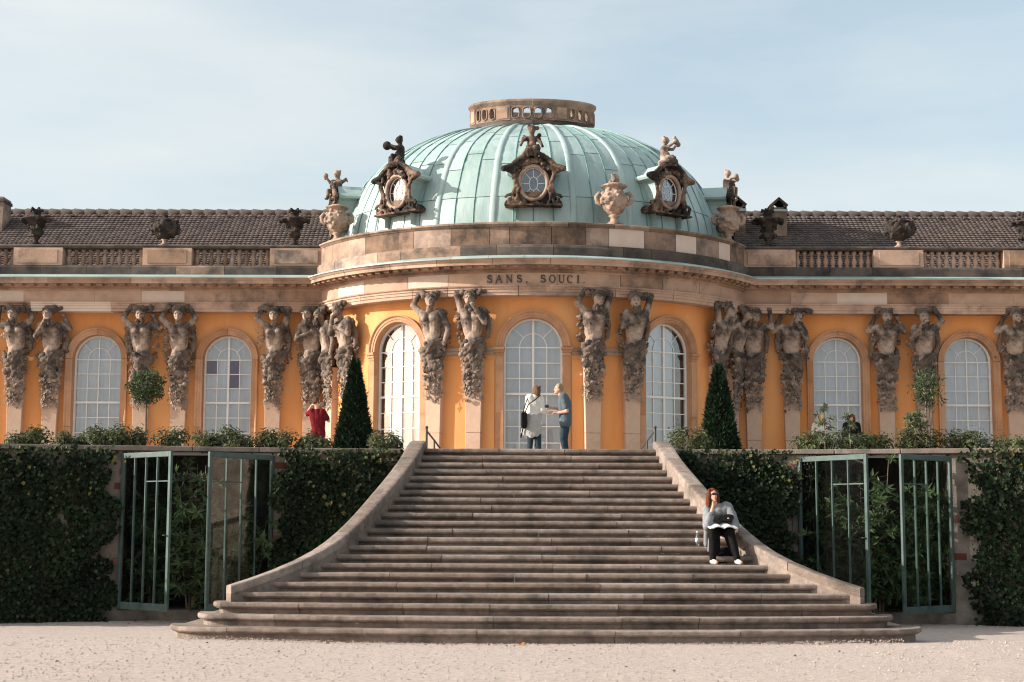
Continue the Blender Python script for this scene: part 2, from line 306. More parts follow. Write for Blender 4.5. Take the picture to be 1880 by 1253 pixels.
# ------------------------------------------------------------------ staircase
STEP_PX = [824.6, 837.2, 850, 862.7, 875.2, 888.5, 901.5, 914.9, 928.75, 942.9, 957.1, 971.9, 987.6, 1003.5, 1020.2, 1036.4, 1053.7, 1072, 1091, 1111.2, 1134.1, 1158.7][::-1]
STEP_W = [2.30, 2.32, 2.35, 2.41, 2.47, 2.55, 2.60, 2.68, 2.77, 2.84, 2.92, 3.01, 3.11, 3.23, 3.37, 3.56, 3.83, 4.22, 4.70, 5.24, 5.47, 5.86][::-1]
TREAD = 0.38
STEP_Y = [23.2 + TREAD * k for k in range(22)]
STEP_Z = [at(1000, STEP_PX[k], STEP_Y[k]).z for k in range(22)]
SAG = [0.72, 0.66, 0.48, 0.28, 0.18, 0.1, 0.05] + [0.0] * 15
XC = 0.04
def step_path(k):
    """front line of a step in plan, left to right"""
    w, y0, s = STEP_W[k], STEP_Y[k], SAG[k]; pts = []
    if k >= 3:
        we = w + 0.14
        for i in range(41): x = -we + 2 * we * i / 40; pts.append((XC + x, y0 + s * (x / w) ** 2))
        return pts
    e, gy = [(0.62, 0.85), (0.34, 0.7), (0.22, 0.6)][k]; xe = w - e; ye = y0 + s * (xe / w) ** 2
    right = [(xe * i / 24, y0 + s * (xe * i / 24 / w) ** 2) for i in range(25)]
    sl = 2 * s * xe / w / w
    for i in range(1, 13):
        a = math.pi / 2 * i / 12
        right.append((xe + e * math.sin(a), ye + sl * e * math.sin(a) * 0.5 + gy * (1 - math.cos(a))))
    return [(XC - x, y) for x, y in right[:0:-1]] + [(XC + x, y) for x, y in right]
def offset_frames(pts):
    P = [Vector((x, y)) for x, y in pts]; out = []
    for i, p in enumerate(P):
        t = (P[min(i + 1, len(P) - 1)] - P[max(i - 1, 0)]).normalized(); out.append((p, Vector((-t.y, t.x))))   # normal points back, into the stair
    return out
def sub_path(pts, a, b):
    """piece of a polyline between two arc lengths"""
    P = [Vector(p) for p in pts]; L = [0.0]
    for i in range(1, len(P)): L.append(L[-1] + (P[i] - P[i - 1]).length)
    def pt(s):
        s = min(max(s, 0), L[-1])
        for i in range(1, len(P)):
            if L[i] >= s: return P[i - 1].lerp(P[i], (s - L[i - 1]) / max(L[i] - L[i - 1], 1e-9))
        return P[-1]
    return [tuple(pt(a))] + [tuple(P[i]) for i in range(len(P)) if a + 1e-3 < L[i] < b - 1e-3] + [tuple(pt(b))], L[-1]
stairs = thing('staircase', 'wide flight of brown sandstone steps flaring out towards the gravel', 'staircase', (0, 0, 0))
rs = random.Random(3)
for k in range(22):
    zt = STEP_Z[k]; zb = (STEP_Z[k - 1] if k else -0.3) - 0.02; pts = step_path(k); st = empty('step', parent=stairs)
    nose = 0.078 if k < 20 else 0.085
    prof = [(0.016, 0), (0.004, -0.010), (0.0, -0.026), (0.0, -nose + 0.024), (0.010, -nose + 0.006), (0.026, -nose), (0.034, -nose - 0.004), (0.038, -nose - 0.012), (0.075, -nose - 0.016), (0.092, -nose - 0.03), (0.098, zb - zt)]
    dep = 0.30 if k < 3 else 0.5
    prof = [(dep, 0)] + prof + [(dep, zb - zt)]
    _, LT = sub_path(pts, 0, 1); nb = max(2, round(LT / 1.75)); cuts = [0] + [LT * (i + rs.uniform(-0.22, 0.22)) / nb for i in range(1, nb)] + [LT]
    for i in range(nb):
        a, b = cuts[i] + (0.004 if i else 0), cuts[i + 1] - (0.004 if i < nb - 1 else 0)
        seg, _ = sub_path(pts, a, b); dz = rs.uniform(-0.004, 0.004); dn = rs.uniform(-0.006, 0.006)
        # densify so that worn edges can wander a little
        dens = []
        for q in range(len(seg) - 1):
            m = max(1, int((Vector(seg[q + 1]) - Vector(seg[q])).length / 0.10))
            dens += [tuple(Vector(seg[q]).lerp(Vector(seg[q + 1]), w_ / m)) for w_ in range(m)]
        dens.append(seg[-1]); fr = offset_frames(dens); mp = len(prof); vsx = []
        for p, nrm in fr:
            wz = rs.uniform(-0.003, 0.002); wn_ = rs.uniform(-0.003, 0.004)
            for q, (d, z) in enumerate(prof):
                near = q in range(1, 7)
                c = p + nrm * (d + dn + (wn_ if near else 0)); vsx.append((c.x, c.y, zt + z + dz * (z > -0.1) + (wz if near else 0)))
        fs = [(a_ * mp + q, (a_ + 1) * mp + q, (a_ + 1) * mp + (q + 1) % mp, a_ * mp + (q + 1) % mp) for a_ in range(len(fr) - 1) for q in range(mp)]
        fs += [tuple(range(mp)), tuple((len(fr) - 1) * mp + q for q in range(mp - 1, -1, -1))]
        MB().add(vsx, fs).build('step_block', M_STAIR, st)
    if k < 3:      # the fill behind the nosing stones
        inner = [tuple((p + nrm * 0.20)) for p, nrm in offset_frames(pts)]; yb = 26.0
        poly = inner + [(inner[-1][0], yb), (inner[0][0], yb)]; m = len(poly)
        MB().add([(x, y, zt - 0.006) for x, y in poly] + [(x, y, zb) for x, y in poly], [tuple(range(m)), tuple(range(2 * m - 1, m - 1, -1))] + [(i, (i + 1) % m, (i + 1) % m + m, i + m) for i in range(m)]).build('step_core', M_STAIR, st)
    # pale lichen crusts on the risers
    for q in range(rs.randint(1, 6)):
        s = rs.uniform(0.06, 0.94) * LT; pp, _ = sub_path(pts, s, s + 0.1); p, nrm = offset_frames(pp)[0]
        c = p + nrm * 0.095; l = MB(); n_ = 9; r0 = rs.uniform(0.015, 0.05); zc_ = zt - 0.108
        zc_ = max(zc_, zb + 0.05)
        l.add([(c.x, c.y - 0.004, zc_)] + [(c.x + math.cos(6.283 * t / n_) * r0 * rs.uniform(0.7, 1.5), c.y + 0.002, zc_ + math.sin(6.283 * t / n_) * r0 * 0.42 * rs.uniform(0.6, 1.2)) for t in range(n_)], [(0, 1 + (t + 1) % n_, 1 + t) for t in range(n_)])
        l.build('lichen_patch', M_LICHEN, st, fix=False)
land = empty('landing', parent=stairs)
for i in range(3):
    MB().box((XC - 1.55 + 1.55 * i, 31.82, STEP_Z[21] - 0.105), (1.54, 0.36, 0.2)).build('landing_slab', M_STAIR, land)

# flank walls with stone coping, following the flare
def flank(side):
    name = 'stair_flank_wall'
    o = thing(name, 'low stone flank wall curving down the %s side of the steps' % ('left' if side < 0 else 'right'), 'stair wall')
    ks = list(range(21, 2, -1)); path = []
    path.append((XC + side * (STEP_W[21] - 0.005), STEP_Y[21] + 0.42, STEP_Z[21] + 0.175))
    for k in ks:
        h = 0.175 + 0.07 * math.sin(math.pi * (21 - k) / 18.0)
        path.append((XC + side * (STEP_W[k] + 0.01), STEP_Y[k] + SAG[k] + 0.02, STEP_Z[k] + h - (0.03 if k == 3 else 0)))
    last = path[-1]; path.append((last[0] + side * 0.20, last[1] - 0.10, last[2] - 0.045))
    P = [Vector(p) for p in path]
    # smooth the plan a little
    for it in range(2): P = [P[0]] + [(P[i - 1] + P[i] * 2 + P[i + 1]) / 4 for i in range(1, len(P) - 1)] + [P[-1]]
    fr = []
    for i, p in enumerate(P):
        t = P[min(i + 1, len(P) - 1)] - P[max(i - 1, 0)]; t = Vector((t.x, t.y)).normalized(); nrm = Vector((-t.y, t.x)) * (1 if side > 0 else -1)
        if nrm.x * side < 0: nrm = -nrm
        fr.append((p, nrm))
    th = [0.34 - 0.10 * i / (len(P) - 1) for i in range(len(P))]
    def strip(i0, i1, prof, nm, m, base=None, gap=0.0):
        """prof: list of (fraction across, dz) closed; base: z for the points with dz None"""
        vsx = []
        n_ = 0; steps = []
        for i in range(i0, i1): steps += [(i, f / 4) for f in range(4)]
        steps.append((i1, 0.0))
        for q, (i, f) in enumerate(steps):
            j = min(i + 1, len(P) - 1); p = fr[i][0].lerp(fr[j][0], f); nr = fr[i][1].lerp(fr[j][1], f).normalized(); tt = th[i] + (th[j] - th[i]) * f
            if gap and q == 0: p = p.lerp(fr[j][0], gap)
            for a, z in prof:
                c = Vector((p.x, p.y)) + nr * (a * tt); vsx.append((c.x, c.y, p.z + z if z is not None else -0.3))
            n_ += 1
        mp = len(prof)
        fs = [(a_ * mp + q, (a_ + 1) * mp + q, (a_ + 1) * mp + (q + 1) % mp, a_ * mp + (q + 1) % mp) for a_ in range(n_ - 1) for q in range(mp)]
        fs += [tuple(range(mp)), tuple((n_ - 1) * mp + q for q in range(mp - 1, -1, -1))]
        return MB().add(vsx, fs).build(nm, m, o)
    strip(0, len(P) - 1, [(0.04, -0.135), (0.96, -0.135), (0.96, None), (0.04, None)], 'wall_body', M_STAIR)
    cut = [0, 2, 4, 6, 8, 11, 14, 17, len(P) - 1]
    for a, b in zip(cut[:-1], cut[1:]):
        strip(a, b, [(0.0, -0.13), (0.0, -0.03), (0.06, -0.006), (0.2, 0.004), (0.8, 0.004), (0.94, -0.006), (1.0, -0.03), (1.0, -0.13)], 'coping_stone', M_STAIR, gap=0.03 if a else 0)
    return o
flank(-1); flank(1)

# iron handrails at the top landing
def handrail(px_post, px_end, label):
    o = thing('handrail', label, 'handrail'); a = at(px_post, 824, 31.75); b = at(px_end, 824, 34.2); z0 = TZ
    topz = at(px_post, 787, 31.75).z; r_ = MB()
    r_.tube([(a.x, a.y, z0), (a.x, a.y, topz)], 0.024, 8).build('post', M_IRON, o)
    MB().ball((a.x, a.y, topz + 0.02), 0.035).build('knob', M_IRON, o)
    e = Vector((b.x, b.y, z0 + 0.12)); s = Vector((a.x, a.y, topz - 0.05))
    MB().tube([s, s.lerp(e, 0.5) + Vector((0, 0, 0.01)), e, e + Vector((0, 0.05, -0.12))], 0.02, 8).build('rail', M_IRON, o)
    m = s.lerp(e, 0.47); MB().tube([(m.x, m.y, z0), m], 0.018, 8).build('baluster_post', M_IRON, o)
handrail(783, 812, 'dark iron handrail on the landing by the left flank wall')
handrail(1203, 1172, 'dark iron handrail on the landing by the right flank wall')

# ------------------------------------------------------------------ terrace walls with glazed fig niches
def curved_block(mb, x0, x1, o0, o1, z0, z1, n=8):
    """block along the curved terrace wall: o = distance in front of the wall line"""
    p = []
    for i in range(n + 1):
        x = x0 + (x1 - x0) * i / n; y = wall_y(x)
        p += [(x, y - o1, z0), (x, y - o1, z1), (x, y - o0, z1), (x, y - o0, z0)]
    fs = [(i * 4 + q, (i + 1) * 4 + q, (i + 1) * 4 + (q + 1) % 4, i * 4 + (q + 1) % 4) for i in range(n) for q in range(4)] + [(0, 1, 2, 3), (n * 4 + 3, n * 4 + 2, n * 4 + 1, n * 4)]
    return mb.add(p, fs)
NICHE = {-1: (-8.16, -5.26), 1: (5.16, 8.07)}
DOOR_Z = (0.03, 3.03)
for side in (-1, 1):
    w = thing('terrace_wall', 'curved masonry terrace wall with a glazed niche %s of the steps' % ('left' if side < 0 else 'right'), 'wall')
    n0, n1 = NICHE[side]; inner = 2.62 * side; outer = 15.5 * side
    for a, b in ((min(inner, n1 if side < 0 else n0), max(inner, n1 if side < 0 else n0)), (min(outer, n0 if side < 0 else n1), max(outer, n0 if side < 0 else n1))):
        curved_block(MB(), a, b, -0.35, 0.0, -0.5, 3.085, 12).build('masonry_face', M_TWALL, w)
    curved_block(MB(), n0, n1, -0.35, 0.0, -0.5, DOOR_Z[0] - 0.03).build('niche_sill', M_TWALL, w)
    y = wall_y((n0 + n1) / 2)
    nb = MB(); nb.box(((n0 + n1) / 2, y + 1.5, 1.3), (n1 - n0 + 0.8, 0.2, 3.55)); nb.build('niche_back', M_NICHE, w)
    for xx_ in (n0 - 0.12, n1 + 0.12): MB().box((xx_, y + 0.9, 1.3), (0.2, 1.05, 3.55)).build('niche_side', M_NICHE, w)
    MB().box(((n0 + n1) / 2, y + 0.88, -0.1), (n1 - n0 + 0.06, 1.06, 0.2)).build('niche_soil', M_BARK, w)
    # red brick quoins beside the niche
    for xq, sg in ((n0, -1), (n1, 1)):
        for r_ in range(2, 19, 1):
            if (r_ * 7 + int(xq * 3)) % 5 < 4: continue
            ln = 0.23 if r_ % 2 else 0.12
            curved_block(MB(), min(xq + sg * 0.01, xq + sg * ln), max(xq + sg * 0.01, xq + sg * ln), 0.0, 0.012, 0.3 + r_ * 0.145, 0.3 + r_ * 0.145 + 0.13, 1).build('brick', M_BRICK if r_ % 3 else M_TWALL, w)
    # coping stones
    x = 2.74; rr = random.Random(5 + side)
    while x < 15.4:
        ln = rr.uniform(1.25, 1.75)
        curved_block(MB(), min(side * x, side * (x + ln - 0.012)), max(side * x, side * (x + ln - 0.012)), -0.42, 0.09, 3.09, 3.185 + rr.uniform(-0.004, 0.004), 4).build('coping_stone', M_CAP, w, bevel=0.012)
        x += ln

def glazed_door(hx, fx, fy, label):
    """one open leaf: hinge at hx on the wall, free edge at fx, fy"""
    h = Vector((hx, wall_y(hx) - 0.06)); f = Vector((fx, fy)); W = (f - h).length; ang = math.atan2(f.y - h.y, f.x - h.x)
    o = thing('glazed_door', label, 'door', (h.x, h.y, DOOR_Z[0]), ang, 'glazed doors of the fig niches'); H = DOOR_Z[1] - DOOR_Z[0]
    sgn = 1
    MB().box((0.036, 0, H / 2), (0.072, 0.055, H)).build('stile', M_GREEN, o, bevel=0.006)
    MB().box((W - 0.036, 0, H / 2), (0.072, 0.055, H)).build('stile', M_GREEN, o, bevel=0.006)
    MB().box((W / 2, 0, H - 0.05), (W - 0.148, 0.05, 0.10)).build('top_rail', M_GREEN, o, bevel=0.006)
    MB().box((W / 2, 0, 0.07), (W - 0.148, 0.05, 0.14)).build('bottom_rail', M_GREEN, o, bevel=0.006)
    iw = W - 0.144
    for i in range(1, 4): MB().box((0.072 + iw * i / 4, 0, H / 2 + 0.02), (0.026, 0.045, H - 0.245)).build('glazing_bar', M_GREEN, o, bevel=0.005)
    MB().box((0.072 + iw * 0.75, 0.002, 2.44), (iw * 0.47, 0.03, 0.022)).build('cross_bar', M_GREEN, o)
    rows = [0.14, 0.80, 1.45, 2.15, H - 0.10]
    for i in range(4):
        x0, x1 = 0.072 + iw * i / 4 + 0.018, 0.072 + iw * (i + 1) / 4 - 0.018
        for j in range(4): MB().box(((x0 + x1) / 2, 0.004 * (j % 2), (rows[j] + rows[j + 1]) / 2), (x1 - x0, 0.004, rows[j + 1] - rows[j] + 0.01)).build('pane', G_DOOR, o)
    for z in (0.35, 1.5, 2.65): MB().tube([(0.0, -0.035, z - 0.06), (0.0, -0.035, z + 0.06)], 0.015, 8).build('hinge', M_IRON, o)
    MB().tube([(W - 0.045, -0.03, 1.42), (W - 0.045, -0.07, 1.42), (W - 0.12, -0.07, 1.42)], 0.01, 6).build('handle', M_IRON, o)
    return o
lf = [at(316, 830, 29.35), at(384, 830, 29.5), at(1592, 842, 29.4), at(1652, 842, 29.45)]
glazed_door(-8.14, lf[0].x, 29.35, 'open green glazed door leaf, outermost on the left of the steps')
glazed_door(-5.28, lf[1].x, 29.5, 'open green glazed door leaf partly behind the left foot of the steps')
glazed_door(5.18, lf[2].x, 29.4, 'open green glazed door leaf with sunlit top right of the seated woman')
glazed_door(8.05, lf[3].x, 29.45, 'open green glazed door leaf, outermost on the right')
# ------------------------------------------------------------------ palace: plan of the garden front
EA, EB, YF, YCEN, YW = 6.5, 5.6, 42.9, 48.5, 46.5
XE = 19.0
palace = thing('palace', 'ochre baroque palace with green copper dome, carved herms and arched windows', 'palace')
def thj(o): return math.acos((YCEN - YW + o) / (EB + o))
def rot_pt(u, o, z):
    t = u * thj(o); return ((EA + o) * math.sin(t), YCEN - (EB + o) * math.cos(t), z)
def wing_x(o): return (EA + o) * math.sin(thj(o))
def wing_pt(side, x, o, z): return (side * max(x, wing_x(o)), YW - o, z)
def zc(y, o=0.3): return at(977, y, YF - o).z
_ts = np.linspace(-thj(0), thj(0), 801); _px = EA * np.sin(_ts); _py = YCEN - EB * np.cos(_ts)
_arc = np.concatenate([[0], np.cumsum(np.hypot(np.diff(_px), np.diff(_py)))]); _arc -= _arc[400]
SMAX = _arc[-1]
def s_frame(s):
    t = float(np.interp(s, _arc, _ts)); n = Vector((EB * math.sin(t), -EA * math.cos(t))).normalized()
    return Vector((EA * math.sin(t), YCEN - EB * math.cos(t))), n
def rsurf(s, o, z):
    p, n = s_frame(s); return (p.x + n.x * o, p.y + n.y * o, z)
def s_of_x(x): return float(np.interp(x, _px, _arc))

def sweep(ptf, us, prof, name, m, parent, bevel=0):
    """closed profile [(out, z)] carried along ptf(u, out, z)"""
    mp = len(prof); v = [ptf(u, o, z) for u in us for o, z in prof]
    fs = [(a * mp + q, (a + 1) * mp + q, (a + 1) * mp + (q + 1) % mp, a * mp + (q + 1) % mp) for a in range(len(us) - 1) for q in range(mp)]
    fs += [tuple(range(mp)), tuple((len(us) - 1) * mp + q for q in range(mp - 1, -1, -1))]
    return MB().add(v, fs).build(name, m, parent, bevel)
def course(name, prof, m, n_rot, wing_len, parent, clean=(), clean_w=(), rot=True, wing=True, gap=0.006, seed=1, n_sub=6, mats=None):
    """a stone course made of single blocks round the rotunda and along both wings"""
    rr = random.Random(seed)
    if rot:
        cuts = [-1] + [(-1 + 2 * (i + rr.uniform(-0.25, 0.25)) / n_rot) for i in range(1, n_rot)] + [1]
        for i in range(n_rot):
            a, b = cuts[i] + (gap / 7 if i else 0), cuts[i + 1] - (gap / 7 if i < n_rot - 1 else 0)
            mm = (M_STONE_CLEAN if i in clean else (mats(rr, i) if mats else m))
            sweep(rot_pt, [a + (b - a) * q / n_sub for q in range(n_sub + 1)], prof, name, mm, parent)
    if wing:
        for sd in (-1, 1):
            x = 5.0; i = 0
            while x < XE:
                ln = wing_len * rr.uniform(0.7, 1.3); x1 = min(x + ln, XE)
                if i == 0: x1 = wing_x(1.1) + ln * 0.5
                sweep(lambda u, o, z: wing_pt(sd, u, o, z), [x if i else 0.0, x1 - gap], prof, name, M_STONE_CLEAN if (sd, i) in clean_w else (mats(rr, i) if mats else m), parent)
                x = x1; i += 1
ent = empty('entablature', parent=palace)
zA0, zA1, zF1, zD1, zM1, zK1, zS1 = zc(541.6, .42), zc(523, .48), zc(500.6, .44), zc(492.5, .56), zc(483.5, .8), zc(473, .95), zc(467, .8)
course('architrave_block', [(-0.2, zA0), (0.40, zA0), (0.40, zA0 + 0.085), (0.425, zA0 + 0.09), (0.425, zA0 + 0.165), (0.45, zA0 + 0.17), (0.45, zA1 - 0.06), (0.49, zA1 - 0.035), (0.505, zA1 - 0.002), (-0.2, zA1 - 0.002)], M_STONE, 8, 2.3, ent, seed=2, clean_w=((-1, 3), (1, 4)))
course('frieze_block', [(-0.2, zA1), (0.41, zA1), (0.41, zF1 - 0.002), (-0.2, zF1 - 0.002)], M_STONE, 11, 1.7, ent, clean=(1, 3), clean_w=((-1, 3), (-1, 6), (1, 2)), seed=4, mats=lambda r_, i: M_SHAFT if 4 <= i <= 6 else M_STONE)
course('bed_mould', [(-0.2, zF1), (0.42, zF1), (0.445, zF1 + 0.02), (0.47, zF1 + 0.025), (0.47, zD1 - 0.02), (0.50, zD1 - 0.015), (0.50, zD1 - 0.002), (-0.2, zD1 - 0.002)], M_STONE, 9, 2.4, ent, seed=5)
course('cornice_block', [(-0.2, zD1), (0.52, zD1), (0.535, zM1 - 0.02), (0.84, zM1 - 0.012), (0.84, zM1 - 0.04), (0.875, zM1 - 0.04), (0.875, zK1 - 0.09), (0.90, zK1 - 0.075), (0.945, zK1 - 0.02), (0.95, zK1), (-0.2, zK1)], M_STONE, 9, 2.1, ent, seed=6)
course('copper_flashing', [(-0.2, zK1 + 0.003), (0.965, zK1 - 0.012), (0.972, zK1 - 0.012), (0.972, zK1 + 0.02), (0.60, zS1 + 0.015), (-0.2, zS1 + 0.015)], M_FLASH, 14, 0.95, ent, seed=7, gap=0.004)
# small dentils and the modillions under the cornice: too small to pick apart singly
dm, mm_ = MB(), MB()
def small_block(mb, ptf, u0, u1, o0, o1, z0, z1):
    p = [ptf(u, o, z) for u in (u0, u1) for o, z in ((o0, z0), (o1, z0), (o1, z1), (o0, z1))]
    mb.add(p, [(0, 1, 2, 3), (7, 6, 5, 4), (0, 4, 5, 1), (1, 5, 6, 2), (2, 6, 7, 3), (3, 7, 4, 0)])
nd = 270
for i in range(nd):
    u = -1 + 2 * (i + 0.5) / nd; small_block(dm, rot_pt, u - 0.55 / nd, u + 0.55 / nd, 0.465, 0.495, zF1 + 0.035, zD1 - 0.025)
nm = 50
for i in range(nm):
    u = -1 + 2 * (i + 0.5) / nm; small_block(mm_, rot_pt, u - 0.5 / nm, u + 0.5 / nm, 0.53, 0.80, zM1 - 0.095, zM1 - 0.018)
for sd in (-1, 1):
    wf = lambda u, o, z: wing_pt(sd, u, o, z)
    x = wing_x(0.5) + 0.03
    while x < XE - 0.1: small_block(dm, wf, x, x + 0.034, 0.465, 0.495, zF1 + 0.035, zD1 - 0.025); x += 0.062
    x = wing_x(0.9) + 0.1
    while x < XE - 0.3: small_block(mm_, wf, x, x + 0.17, 0.53, 0.80, zM1 - 0.095, zM1 - 0.018); x += 0.34
tag(dm.build('dentils', M_STONE, ent), kind='stuff'); tag(mm_.build('modillions', M_STONE, ent), kind='stuff')

# attic of the rotunda
attic = empty('attic', parent=palace)
zB0, zB1, zT0, zT1 = zS1 - 0.02, zc(448.5, .5), zc(416, .42), zc(407, .5)
course('blocking_stone', [(-0.3, zB0), (0.60, zB0), (0.60, zB1 - 0.10), (0.55, zB1 - 0.03), (0.50, zB1 - 0.003), (-0.3, zB1 - 0.003)], M_STONE_DARK, 11, 1, attic, wing=False, seed=8,
       mats=lambda r_, i: M_ATTIC if i < 4 else M_STONE_DARK)
course('attic_block', [(-0.3, zB1), (0.44, zB1), (0.44, zT0 - 0.003), (-0.3, zT0 - 0.003)], M_ATTIC, 17, 1, attic, wing=False, clean=(11, 13, 15), seed=9)
course('attic_coping', [(-0.6, zT0), (0.46, zT0), (0.49, zT0 + 0.03), (0.54, zT0 + 0.06), (0.54, zT1 - 0.02), (0.50, zT1), (-0.6, zT1 + 0.02)], M_ATTIC, 11, 1, attic, wing=False, seed=10)

# wing balustrades
PED = {-1: (7.12, 11.02, 14.92, 18.8), 1: (7.12, 11.02, 14.92, 18.8)}
zP0, zP1 = zS1 - 0.02, at(300, 489, YW - 0.25).z
zR0, zR1 = at(300, 457, YW - .2).z, at(300, 450, YW - 0.25).z
for sd in (-1, 1):
    bal = empty('roof_balustrade', parent=palace); wf = lambda u, o, z: wing_pt(sd, u, o, z); rr = random.Random(20 + sd)
    x = 6.0
    while x < XE:
        ln = rr.uniform(1.1, 2.0); sweep(wf, [x if x > 6 else 0, min(x + ln, XE) - 0.008], [(-0.3, zP0), (0.42, zP0), (0.42, zP1 - 0.06), (0.36, zP1), (-0.3, zP1)], 'plinth_stone', M_STONE_DARK if rr.random() < .85 else M_ATTIC, bal); x += ln
    edges = [6.2]
    for c in PED[sd]:
        hw = 0.74 if c > 8 else 0.80
        MB().box((sd * c, YW - 0.06, (zP1 + zR0) / 2), (2 * hw, 0.62, zR0 - zP1 - 0.006)).build('pedestal', M_STONE, bal)
        MB().box((sd * c, YW - 0.385, (zP1 + zR0) / 2), (2 * hw - 0.30, 0.03, zR0 - zP1 - 0.14)).build('pedestal_panel', M_ATTIC if rr.random() < 0.6 else M_STONE, bal)
        edges += [c - hw, c + hw]
    sweep(wf, [0, XE], [(-0.32, zR0), (0.30, zR0), (0.345, zR0 + 0.05), (0.345, zR1 - 0.03), (0.30, zR1), (-0.32, zR1)], 'coping_rail', M_STONE_DARK, bal)
    hb = zR0 - zP1
    prof = [(0.075, 0), (0.075, 0.05), (0.05, 0.07), (0.06, 0.12), (0.082, 0.19), (0.07, 0.26), (0.042, 0.34), (0.038, 0.41), (0.055, 0.43), (0.072, 0.455), (0.072, hb)]
    prof = [(r_, z / 0.52 * hb if z < hb else z) for r_, z in prof]
    bp = MB().lathe(prof, 10); first = None
    for a, b in ((7.92, 10.28), (11.76, 14.18), (15.66, 18.06)):
        nb = 11
        for i in range(nb):
            p = (sd * (a + (b - a) * (i + 0.5) / nb), YW - 0.05, zP1 - 0.003)
            if first is None: first = bp.build('baluster', M_STONE if sd > 0 else M_ATTIC, bal); o = first
            else: o = link('baluster', first.data, bal)
            o.location = p

# ------------------------------------------------------------------ walls with arched openings
Z_SPR, Z_TRANS, Z_FL, Z_WT = 6.60, 5.30, TZ, zA0 + 0.06
HW_W, HW_R = 0.675, 0.76          # half widths of the glazed lights: wings, rotunda
OPEN = 0.06
def arched_wall(surf, s0, s1, wins, name, step=0.3):
    """wins: list of (centre s, opening half width)"""
    mb = MB(); s = s0
    def quad_strip(ss, zlo):
        v = []
        for q in ss: v += [surf(q, 0, zlo(q)), surf(q, 0, Z_WT)]
        mb.add(v, [(2 * i, 2 * i + 2, 2 * i + 3, 2 * i + 1) for i in range(len(ss) - 1)], True)
    for c, hw in wins + [(None, 0)]:
        e = c - hw if c is not None else s1; n = max(2, int((e - s) / step) + 1)
        quad_strip([s + (e - s) * i / n for i in range(n + 1)], lambda q: Z_FL - 0.2)
        if c is not None:
            m = 28; ss = [c - hw * math.cos(math.pi * i / m) for i in range(m + 1)]
            quad_strip(ss, lambda q: Z_SPR + math.sqrt(max(hw * hw - (q - c) ** 2, 0)))
            s = c + hw
    o = mb.build(name, M_WALL, palace, fix=False)
    return o
rw = [(s_of_x(-3.88), HW_R + OPEN), (0.0, HW_R + OPEN), (s_of_x(3.88), HW_R + OPEN)]
arched_wall(rsurf, -SMAX, SMAX, rw, 'rotunda_wall')
for sd in (-1, 1):
    ww = [(9.19, HW_W + OPEN), (13.12, HW_W + OPEN)] + ([(17.05, HW_W + OPEN)] if sd < 0 else [])
    if sd < 0: arched_wall(lambda s, o, z: (s, YW - o, z), -XE, -wing_x(0), [(-c, h) for c, h in ww[::-1]], 'wing_wall')
    else: arched_wall(lambda s, o, z: (s, YW - o, z), wing_x(0), XE, ww, 'wing_wall')

